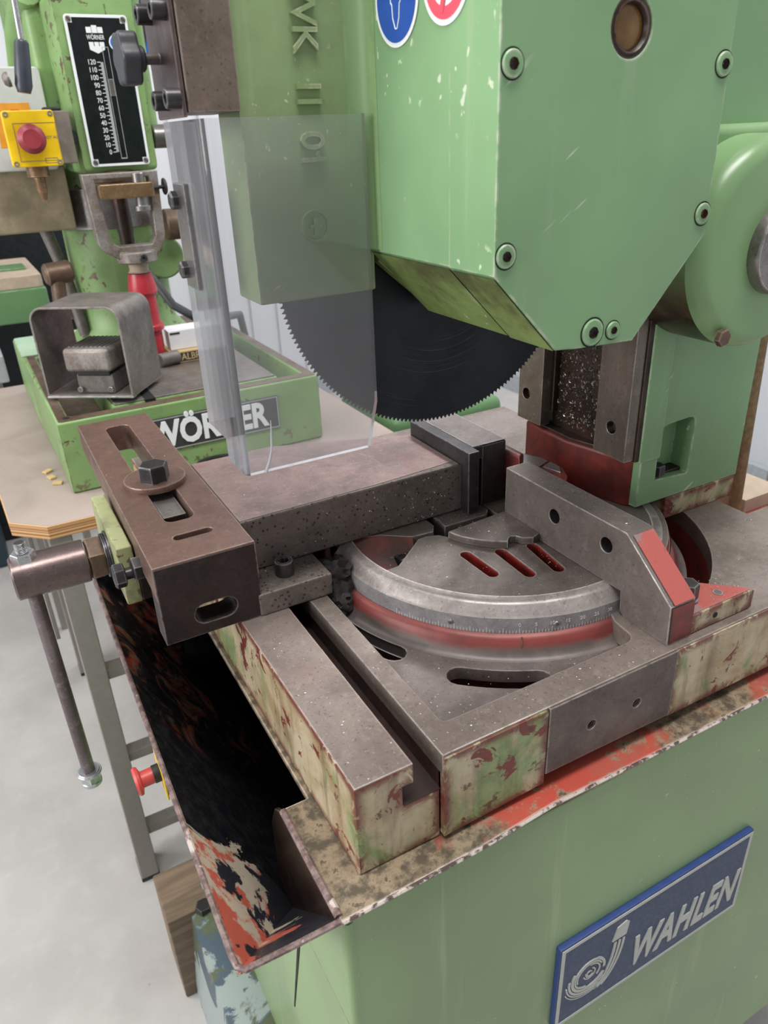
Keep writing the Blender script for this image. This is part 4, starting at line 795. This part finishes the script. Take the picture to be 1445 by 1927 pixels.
# brand plate on the base
b = MB().box(0.50, 1.10, 3.062, 3.07, -0.178, -0.030, 0.002); BP = obj('brand_plate', b, 'plate_dark', DR, 'dark plate lettered WÖRNER')
b = MB().prism([(0.503, -0.175), (1.097, -0.175), (1.097, -0.033), (0.503, -0.033)], [[(0.507, -0.171), (1.093, -0.171), (1.093, -0.037), (0.507, -0.037)]], 'y', 3.0605, 3.062); obj('plate_border', b, 'print_grey', BP)
b = MB().text('WÖRNER', 0.150, (0.525, 3.060, -0.107), (1, 0, 0), (0, 0, 1), 0.006, 0.034, 0, 'LEFT', 0.79); obj('plate_lettering', b, 'print_white', BP)
# column and bracket
b = MB().rev((0.755, 4.36, 0.03), (0, 0, 1), [(0.30, 0), (0.30, 0.05), (0.255, 0.10), (0.245, 0.2), (0.245, 0.60)], 40); DC = obj('drill_column', b, 'green_drill', DR)
obj('column_sleeve', MB().cyl((0.755, 4.36, 0.62), (0, 0, 1), 0.252, 0.19, 40, 0.004), 'bright_steel', DC)
obj('upper_column', MB().cyl((0.755, 4.36, 0.80), (0, 0, 1), 0.245, 0.25, 40), 'green_drill', DC)
# head
hd = MB().prism([(0.592, 3.80), (0.91, 3.80), (0.93, 3.90), (0.95, 4.75), (0.56, 4.75), (0.572, 3.90)], [], 'z', 0.885, 1.55, 0.022, 3)
DH = obj('drill_head', hd, 'green_drill', DR)
obj('head_top', MB().prism([(0.57, 3.79), (0.93, 3.79), (0.96, 4.8), (0.54, 4.8)], [], 'z', 1.545, 1.95, 0.03, 3), 'green_drill', DH)
obj('head_rear', MB().box(0.50, 1.0, 4.0, 4.9, 1.0, 1.9, 0.04, 3), 'green_drill', DH)
b = MB().tube([(0.50, 4.5, 1.30), (0.50, 4.3, 1.45), (0.53, 4.0, 1.58)], 0.06, 14); obj('casting_rib', b, 'green_drill', DH)
# depth scale plate
px0, px1, pz0, pz1 = 0.622, 0.874, 0.91, 1.474
b = MB().prism(rrect(px0, px1, pz0, pz1, 0.012), [], 'y', 3.776, 3.782, 0.001); DP = obj('scale_plate', b, 'print_white', DR, 'black depth scale plate with white numbers')
nt = 0.03
pl = [(px0 + 0.011, pz0 + nt), (px0 + nt, pz0 + nt), (px0 + nt, pz0 + 0.011), (px1 - nt, pz0 + 0.011), (px1 - nt, pz0 + nt), (px1 - 0.011, pz0 + nt), (px1 - 0.011, pz1 - nt), (px1 - nt, pz1 - nt), (px1 - nt, pz1 - 0.011), (px0 + nt, pz1 - 0.011), (px0 + nt, pz1 - nt), (px0 + 0.011, pz1 - nt)]
obj('black_field', MB().prism(pl, [], 'y', 3.7752, 3.7765), 'plate_black', DP)
for (x, z) in ((px0 + 0.017, pz0 + 0.017), (px1 - 0.017, pz0 + 0.017), (px0 + 0.017, pz1 - 0.017), (px1 - 0.017, pz1 - 0.017)):
    sc = obj('plate_screw', MB().rev((x, 3.776, z), (0, -1, 0), [(0.0115, 0), (0.0105, 0.004), (0.0001, 0.005)], 18, False), 'hood_steel', DP)
    obj('screw_slot', MB().box(x - 0.0105, x + 0.0105, 3.7705, 3.7716, z - 0.0013, z + 0.0013, 0).xf(Matrix.Translation((x, 0, z)) @ Matrix.Rotation(0.8, 4, 'Y') @ Matrix.Translation((-x, 0, -z))), 'cavity_black', sc)
sl0, sl1 = 0.945, 1.33
b = MB().prism([(0.752, sl0 - 0.008), (0.778, sl0 - 0.008), (0.778, sl1 + 0.03), (0.752, sl1 + 0.03)], [[(0.754, sl0 - 0.004), (0.776, sl0 - 0.004), (0.776, sl1 + 0.028), (0.754, sl1 + 0.028)]], 'y', 3.774, 3.7753); obj('slot_border', b, 'print_grey', DP)
obj('depth_pointer', MB().box(0.7545, 0.7755, 3.772, 3.776, 1.18, 1.243, 0.001), 'bright_steel', DP)
tk = MB(); obj('scale_bar', MB().box(0.736, 0.747, 3.7742, 3.7753, 0.965, 1.305, 0), 'print_grey', DP)
for i in range(25):
    z = 0.965 + 0.34 * i / 24; tk.box(0.736 - (0.014 if i % 2 == 0 else 0.008), 0.737, 3.7742, 3.7753, z - 0.0012, z + 0.0012, 0)
    if i % 2 == 0: tk.text(str(i * 5), 0.027, (0.717, 3.7747, z), (1, 0, 0), (0, 0, 1), 0.0008, 0.002, 0, 'RIGHT', 0.85)
obj('depth_marks', tk, 'print_white', DP)
# maker shield
lg = MB()
sx0, sz0 = 0.734, 1.392
for k in (-1, 0, 1):
    lg.prism([(sx0 + k * 0.023 - 0.0105, sz0 + 0.017), (sx0 + k * 0.023 + 0.0105, sz0 + 0.017), (sx0 + k * 0.0225 + 0.0105, sz0 + 0.044 - 0.006 * abs(k)), (sx0 + k * 0.0225 - 0.0105, sz0 + 0.044 - 0.006 * abs(k))], [], 'y', 3.7742, 3.7753)
lg.prism([(sx0 - 0.031, sz0 - 0.015), (sx0 - 0.012, sz0 - 0.015), (sx0 - 0.012, sz0 - 0.030), (sx0 - 0.009, sz0 - 0.030), (sx0 - 0.009, sz0 - 0.015), (sx0 + 0.009, sz0 - 0.015), (sx0 + 0.009, sz0 - 0.030), (sx0 + 0.012, sz0 - 0.030), (sx0 + 0.012, sz0 - 0.015), (sx0 + 0.031, sz0 - 0.015), (sx0 + 0.030, sz0 - 0.042), (sx0, sz0 - 0.056), (sx0 - 0.030, sz0 - 0.042)], [], 'y', 3.7742, 3.7753)
lg.text('WÖRNER', 0.024, (sx0, 3.7747, sz0 + 0.001), (1, 0, 0), (0, 0, 1), 0.0008, 0.006, 0, 'CENTER', 0.68)
obj('maker_shield', lg, 'print_white', DP)
obj('sticker_ring', MB().prism(circle(0.815, 1.375, 0.030), [circle(0.815, 1.375, 0.025)], 'y', 3.7742, 3.7753), 'print_white', DP)
obj('sticker_blue', MB().prism(circle(0.815, 1.375, 0.025), [], 'y', 3.7744, 3.7753), 'blue_plastic', DP)
obj('side_badge', MB().box(0.566, 0.5705, 3.98, 4.08, 1.36, 1.43, 0.001).xf(Matrix.Translation((0.006, 0, 0))), 'plate_black', DH)
# spindle, clamp and yoke under the head
obj('spindle_collar', MB().cyl((0.735, 3.92, 0.84), (0, 0, 1), 0.13, 0.05, 32, 0.006), 'brown_iron', DR)
obj('spindle', MB().rev((0.735, 3.90, 0.52), (0, 0, 1), [(0.034, 0), (0.034, 0.10), (0.037, 0.11), (0.037, 0.32)], 28), 'oily_steel', DR)
b = MB().prism(rrect(0.610, 0.845, 0.782, 0.842, 0.012), [], 'y', 3.655, 3.72, 0.004); CL = obj('depth_clamp', b, 'brass_worn', DR)
b = MB().cyl((0.79, 3.69, 0.74), (0, 0, 1), 0.026, 0.14, 24, 0.002).cyl((0.788, 3.69, 0.725), (0, 0, 1), 0.037, 0.022, 24, 0.002); obj('depth_nut', b, 'bright_steel', CL)
b = MB().tube([(0.85, 3.69, 0.815), (0.90, 3.69, 0.818)], 0.008, 10).rev((0.895, 3.69, 0.818), (1, 0, 0), [(0.034, 0), (0.036, 0.006), (0.030, 0.012)], 28); obj('thumb_screw', b, 'rubber_black', CL)
b = MB().prism([(0.556, 0.885), (0.572, 0.60), (0.590, 0.565), (0.625, 0.542), (0.655, 0.520), (0.815, 0.520), (0.842, 0.555), (0.864, 0.585), (0.872, 0.62), (0.882, 0.885)], [[(0.606, 0.862), (0.838, 0.862), (0.828, 0.615), (0.806, 0.582), (0.660, 0.582), (0.628, 0.605)]], 'y', 3.70, 3.765, 0.006, 2)
b.rev((0.735, 3.74, 0.505), (0, 0, 1), [(0.085, 0), (0.09, 0.006), (0.09, 0.045), (0.085, 0.05), (0.055, 0.05), (0.055, 0.0)], 32, False)
YK = obj('spindle_yoke', b, 'cast_alloy', DR)
socket_screw(YK, (0.745, 3.652, 0.530), (0, -1, 0), 0.018, 0.012)
b = MB().rev((0.735, 3.74, 0.51), (0, 0, -1), [(0.044, 0), (0.044, 0.045), (0.052, 0.05)], 28); obj('arbor_sleeve', b, 'plywood_pale', DR)
b = MB().rev((0.735, 3.75, 0.455), (0.02, 0, -1), [(0.052, 0), (0.062, 0.05), (0.066, 0.09), (0.052, 0.11), (0.054, 0.23), (0.066, 0.245), (0.066, 0.265), (0.050, 0.275), (0.047, 0.40)], 32); obj('chuck_cover', b, 'red_plastic', DR, 'red plastic sleeve on the spindle')
# quill wheel boss on the right side
b = MB().cyl((0.97, 4.1, 0.62), (1, 0, 0), 0.075, 0.08, 32, 0.006).cyl((1.05, 4.1, 0.62), (1, 0, 0), 0.05, 0.08, 28, 0.004); obj('feed_boss', b, 'brown_iron', DR)
obj('quill_shaft', MB().cyl((0.93, 3.9, 1.02), (1, 0, 0), 0.05, 0.09, 28, 0.006), 'bright_steel', DR)
b = MB().cyl((0.95, 4.15, 0.46), (0, 1, 0), 0.11, 0.3, 28, 0.01); obj('table_boss', b, 'green_drill', DR)
b = MB().tube([(1.10, 4.1, 0.60), (1.10, 4.1, 0.30), (1.14, 4.1, 0.26)], 0.02, 10); obj('feed_handle', b, 'bolt_black', DR)
# clamp lever on the left of the column
b = MB().cyl((0.345, 4.0, 0.455), (1, 0.1, 0.06), 0.052, 0.13, 10, 0.012).tube([(0.40, 4.0, 0.44), (0.39, 4.0, 0.34), (0.40, 3.98, 0.24)], 0.034, 12); obj('clamp_lever', b, 'brown_iron', DR)
# feed lever with black grip
b = MB().tube([(0.435, 3.6, 1.60), (0.424, 3.6, 1.35)], 0.012, 12); FL = obj('feed_lever', b, 'zinc', DR)
b = MB().rev((0.425, 3.6, 1.365), (-0.18, 0, -1), [(0.018, 0), (0.026, 0.01), (0.030, 0.09), (0.032, 0.155), (0.024, 0.18)], 20); obj('lever_grip', b, 'grip_black', FL)
obj('grip_boss', MB().rev((0.352, 3.6, 1.235), (-1, 0, -0.2), [(0.026, 0), (0.026, 0.012), (0.016, 0.024)], 20), 'hood_steel', FL)
# emergency stop box
b = MB().box(0.40, 0.565, 3.752, 3.86, 0.93, 1.13, 0.006); EB = obj('stop_box', b, 'box_brown', DR, 'yellow emergency stop box')
obj('stop_cover', MB().prism(rrect(0.304, 0.502, 0.924, 1.134, 0.012), [], 'y', 3.735, 3.79, 0.004), 'yellow_plastic', EB)
obj('cover_panel', MB().prism([(0.336, 0.945), (0.50, 0.945), (0.50, 1.088), (0.336, 1.088)], [[(0.338, 0.947), (0.499, 0.947), (0.499, 1.086), (0.338, 1.086)]], 'y', 3.7335, 3.7352), 'box_brown', EB)
obj('stop_button', MB().rev((0.393, 3.74, 1.028), (0, -1, 0), [(0.030, 0), (0.034, 0.03), (0.054, 0.036), (0.056, 0.046), (0.036, 0.064), (0.0001, 0.0645)], 32, False), 'estop_red', EB, smooth=18)
obj('stop_text', MB().text('NOT AUS', 0.015, (0.4765, 3.7345, 1.032), (1, 0, 0), (0, 0, 1), 0.001, 0.002), 'box_brown', EB)
obj('stop_mark', MB().prism([(0.432, 0.936), (0.482, 0.936), (0.482, 0.956), (0.432, 0.956)], [[(0.434, 0.938), (0.480, 0.938), (0.480, 0.954), (0.434, 0.954)]], 'y', 3.7335, 3.735), 'box_brown', EB)
for (x, z) in ((0.318, 1.120), (0.488, 1.120), (0.318, 0.938), (0.488, 0.938)): obj('cover_screw', MB().rev((x, 3.735, z), (0, -1, 0), [(0.0105, 0), (0.0105, 0.003), (0.006, 0.0035), (0.005, 0.001)], 18, False), 'hood_steel', EB)
obj('cable_gland', MB().rev((0.40, 3.80, 0.93), (0, 0, -1), [(0.046, 0), (0.046, 0.045), (0.024, 0.05), (0.022, 0.10), (0.012, 0.14)], 12), 'brass_worn', EB)
obj('side_knob', MB().cyl((0.565, 3.80, 1.03), (0.5, -0.8, 0), 0.028, 0.012, 24, 0.002), 'rubber_black', EB)
obj('gland_cap', MB().box(0.47, 0.54, 3.77, 3.83, 1.13, 1.145, 0.006), 'rubber_black', EB)
# switch cabinet on the drill head side
b = MB().prism(rrect(0.18, 0.512, 0.905, 1.305, 0.02), [], 'y', 3.96, 4.2, 0.006); SB = obj('switch_box', b, 'grey_box', DR, 'light grey switch box')
obj('box_seam', MB().prism(rrect(0.178, 0.514, 0.903, 1.307, 0.02), [], 'y', 4.03, 4.036), 'rubber_black', SB)
obj('warning_sticker', MB().prism([(0.29, 1.0), (0.45, 1.0), (0.44, 1.17), (0.31, 1.17)], [], 'y', 3.9585, 3.9602), 'sticker_orange', SB)
obj('warning_flash', MB().prism([(0.363, 1.06), (0.385, 1.06), (0.398, 1.145), (0.362, 1.145)], [], 'y', 3.9575, 3.9586), 'print_red', SB)
b = MB().prism(rrect(0.18, 0.552, 0.635, 0.92, 0.012), [], 'y', 4.12, 4.22, 0.008); obj('motor_shield', b, 'beige_dirty', DR, 'stained beige sheet panel')
b = MB().tube([(0.42, 4.3, 0.65), (0.47, 4.3, 0.42), (0.50, 4.25, 0.10)], 0.03, 10); obj('conduit', b, 'hood_steel', DR)
b = MB().tube([(0.52, 4.5, 0.70), (0.45, 4.5, 0.64), (0.44, 4.5, 0.55), (0.52, 4.5, 0.44), (0.58, 4.5, 0.40)], 0.016, 8); obj('power_cable', b, 'rubber_black', DR)

# things on the drill press table and the bench
PD = thing('foot_switch', 'grey foot switch under a bent sheet metal hood on the drill table', 'foot switch', (0.44, 3.40, 0.03))
ang = math.atan2(-0.223, 0.309); ox, oy, oz = 0.197, 3.405, 0.045
def loc(mb): return mb.xf(Matrix.Translation((ox, oy, oz)) @ Matrix.Rotation(ang, 4, 'Z'))
wd_, dp_, ht_ = 0.385, 0.31, 0.375
out_ = arc(wd_ - 0.06, ht_ - 0.06, 0.06, 0, 90, 8) + arc(0.06, ht_ - 0.06, 0.06, 90, 180, 8) + [(0, 0), (wd_, 0)]
in_ = arc(wd_ - 0.06, ht_ - 0.06, 0.052, 0, 90, 8) + arc(0.06, ht_ - 0.06, 0.052, 90, 180, 8) + [(0.008, 0.008), (wd_ - 0.008, 0.008)]
obj('hood', loc(MB().prism(out_, [in_], 'y', 0.0, dp_, 0.0015)), 'hood_steel', PD)
obj('hood_lip', loc(MB().box(0.0, wd_, -0.004, 0.03, -0.004, 0.003, 0.001)), 'zinc', PD)
obj('pedal_base', loc(MB().box(0.135, 0.30, 0.02, 0.24, 0.008, 0.095, 0.012)), 'hood_steel', PD)
obj('pedal_skirt', loc(MB().box(0.145, 0.29, 0.018, 0.22, 0.085, 0.11, 0.004)), 'rubber_black', PD)
TD = obj('pedal_tread', loc(MB().box(0.105, 0.31, 0.0, 0.24, 0.105, 0.205, 0.018, 3)), 'cast_alloy', PD)
tb = MB()
for i in range(9):
    tb.box(0.125 + i * 0.0195, 0.133 + i * 0.0195, 0.03, 0.22, 0.203, 0.2075, 0.001)
obj('tread_rib', loc(tb), 'dark_steel', TD)
for (x, y) in ((0.15, 0.03), (0.285, 0.03)): obj('base_screw', loc(MB().cyl((x, y - 0.018, 0.03), (0, -1, 0), 0.012, 0.006, 14, 0.001)), 'bright_steel', PD)

WB = thing('small_white_box', 'small white carton on the drill table behind the acrylic guard', 'box', (0.93, 3.80, 0.02))
b = MB().box(0.815, 1.06, 3.72, 3.86, 0.078, 0.170, 0.003).rotz(0.93, 3.80, -0.02); obj('carton', b, 'card_white', WB)
obj('carton_notch', MB().box(0.822, 0.87, 3.716, 3.721, 0.155, 0.162, 0).rotz(0.93, 3.8, -0.02), 'cavity_black', WB)
TB = thing('tan_carton', 'tan carton with dark ALBRECHT label under the white box', 'box', (0.93, 3.75, 0.02))
obj('carton', MB().box(0.80, 1.10, 3.68, 3.86, 0.021, 0.077, 0.003), 'card_tan', TB)
obj('label_panel', MB().prism(rrect(0.84, 1.09, 0.028, 0.070, 0.006), [], 'y', 3.6785, 3.6805), 'plate_dark', TB)
obj('label_lettering', MB().text('ALBRECHT', 0.045, (0.85, 3.678, 0.048), (1, 0, 0), (0, 0, 1), 0.0012, 0.012, 0, 'LEFT', 0.9), 'card_tan', TB)
b = MB().cyl((0.74, 3.66, 0.055), (1, 0.25, 0), 0.032, 0.10, 20, 0.004); obj('steel_arbor', b, 'hood_steel', cat='tool', label='short round steel arbor lying beside the cartons')
b = MB().tube([(0.80, 4.2, 0.60), (0.82, 3.98, 0.42), (0.90, 3.90, 0.26), (1.02, 3.95, 0.17), (1.2, 4.1, 0.12), (1.4, 4.4, 0.06), (1.5, 4.6, -0.25)], 0.022, 10); obj('motor_cable', b, 'cable_grey', DR, 'thick grey cable')
b = MB()
b.rev((0.78, 2.97, -0.262), (0, 0, 1), [(0.10, 0), (0.112, 0.004), (0.112, 0.012), (0.1, 0.016), (0.09, 0.012), (0.09, 0.004), (0.10, 0)], 36, False); obj('cable_loop', b, 'rubber_black', cat='cable', label='black cable loop lying on the bench edge by the vise')
for (x, y, a, lb) in ((0.125, 3.30, 0.3, 'middle of three small wood chips beside the drill base'), (0.14, 3.22, 1.2, 'small wood chip beside the drill base, nearest to the bench edge'), (0.118, 3.38, 2.2, 'small wood chip beside the drill base, farthest from the bench edge')):
    obj('wood_chip', MB().box(x - 0.014, x + 0.014, y - 0.02, y + 0.02, -0.2785, -0.268, 0.003).rotz(x, y, a), 'card_tan', cat='wood chip', label=lb, group='wood chips on the bench')

# ================================================================ far machines and room items
GM = thing('green_machine', 'pale topped green machine bed behind the drill press', 'machine', (0.2, 5.9, -2.3))
obj('machine_body', MB().box(-0.9, 0.47, 5.5, 6.3, -0.03, 0.18, 0.012), 'green_back', GM)
obj('machine_top', MB().prism(rrect(-0.9, 0.46, 5.52, 6.5, 0.03), [rrect(-0.7, 0.22, 5.56, 5.75, 0.02)], 'z', 0.18, 0.26, 0.008), 'plywood_pale', GM)
obj('machine_pad', MB().box(0.16, 0.40, 5.80, 6.05, 0.258, 0.275, 0.004), 'green_back', GM)
for (x, y) in ((-0.85, 5.6), (-0.85, 6.2), (0.36, 6.2)): obj('stand_leg', MB().box(x, x + 0.06, y, y + 0.06, -2.3, -0.03, 0.006), 'leg_grey', GM)
GT = thing('grey_stand', 'grey steel stand at the left edge behind the bench', 'stand', (-0.3, 5.75, -2.3))
obj('stand_top', MB().box(-1.2, 0.10, 4.95, 5.45, -0.26, -0.10, 0.01), 'baseboard_grey', GT)
for (x, y) in ((-1.1, 5.0), (-1.1, 5.36), (0.0, 5.36)): obj('stand_leg', MB().box(x, x + 0.06, y, y + 0.06, -2.3, -0.26, 0.006), 'leg_grey', GT)
BK = thing('dark_cabinet', 'tall dark cabinet standing behind the drill press', 'cabinet', (-0.4, 7.5, -2.3))
obj('cabinet_body', MB().box(-1.6, 0.86, 7.2, 8.0, -2.3, 1.15, 0.02), 'monitor_black', BK)
obj('cabinet_plinth', MB().box(-1.62, 0.88, 7.18, 8.0, -2.3, -2.15, 0.01), 'rubber_black', BK)
TP = thing('teal_machine', 'dark teal machine head at the top left edge', 'machine', (-0.1, 6.0, -2.3))
obj('machine_head', MB().box(-0.9, 0.36, 6.62, 7.1, 1.15, 2.6, 0.05, 3), 'teal_dark', TP)
obj('machine_column', MB().box(-0.75, -0.25, 6.65, 7.1, -2.3, 2.2, 0.03), 'teal_dark', TP)
HN = thing('ball_lever', 'thin steel lever with ball end at the left edge', 'lever', (0.1, 5.4, 0.5))
obj('lever_arm', MB().tube([(-0.05, 5.4, 0.75), (0.20, 5.4, 0.57)], 0.010, 10), 'zinc', HN)
obj('lever_ball', MB().rev((0.205, 5.4, 0.53), (0, 0, 1), [(0.001, 0), (0.026, 0.012), (0.036, 0.036), (0.026, 0.060), (0.001, 0.072)], 20), 'rubber_black', HN)
BB = thing('blue_bin', 'bright blue plastic bin seen between the drill press and the saw', 'bin', (1.7, 6.0, 0.9))
obj('bin_body', MB().prism([(1.44, 1.55), (1.60, 1.50), (1.62, 1.85), (1.50, 1.85)], [], 'y', 6.0, 6.3, 0.01), 'blue_plastic', BB)
obj('bin_arm', MB().tube([(1.40, 5.95, 1.45), (1.47, 5.95, 1.65), (1.52, 5.95, 1.9)], 0.03, 10), 'rubber_black', BB)
LB = thing('low_table', 'low pale table with dark green edge behind the saw column', 'table', (2.4, 2.9, -2.3))
obj('low_table_top', MB().box(1.85, 2.9, 2.35, 3.22, -0.64, -0.60, 0.004), 'plywood_pale', LB)
obj('edge_rail', MB().box(1.85, 2.9, 3.22, 3.30, -0.68, -0.575, 0.006), 'bench_green', LB)
for (x, y) in ((1.88, 2.38), (2.8, 2.38), (1.88, 3.15), (2.8, 3.15)): obj('table_leg', MB().box(x, x + 0.07, y, y + 0.07, -2.3, -0.64, 0.004), 'leg_grey', LB)
MF = thing('green_machine', 'rounded green machine casting low behind the saw blade', 'machine', (2.3, 4.2, -2.3))
obj('foot_casting', MB().box(2.05, 2.90, 3.75, 4.5, -0.84, -0.56, 0.07, 4), 'green_back', MF)
obj('foot_pedestal', MB().box(2.1, 2.85, 3.85, 4.5, -2.3, -0.80, 0.02), 'green_back', MF)
b = MB().box(0.075, 0.52, 2.165, 2.42, -2.30, -1.80, 0.008); obj('wooden_beam', b, 'beam_wood', cat='beam', label='short worn wooden beam on the floor beside the saw base')
b = MB().tube([(2.10, 1.44, -0.205), (2.10, 1.45, 0.1), (2.10, 1.47, 0.75)], 0.021, 14); obj('brown_hose', b, 'hose_brown', cat='hose', label='brown coolant hose standing upright behind the saw column')
b = MB().box(2.14, 2.335, 1.43, 1.62, -0.2158, -0.165, 0.003); obj('wooden_board', b, 'plywood_pale', cat='board', label='pale wooden board lying behind the saw table')
b = MB().box(3.0, 3.9, 2.0, 2.3, 0.15, 0.9, 0.02); GP = thing('green_side_panel', 'green machine panel at the right edge behind the column', 'machine', (3.4, 2.1, -2.3))
obj('panel_body', b, 'green_back', GP); obj('panel_post', MB().box(3.5, 3.7, 2.05, 2.25, -2.3, 0.2, 0.01), 'leg_grey', GP)
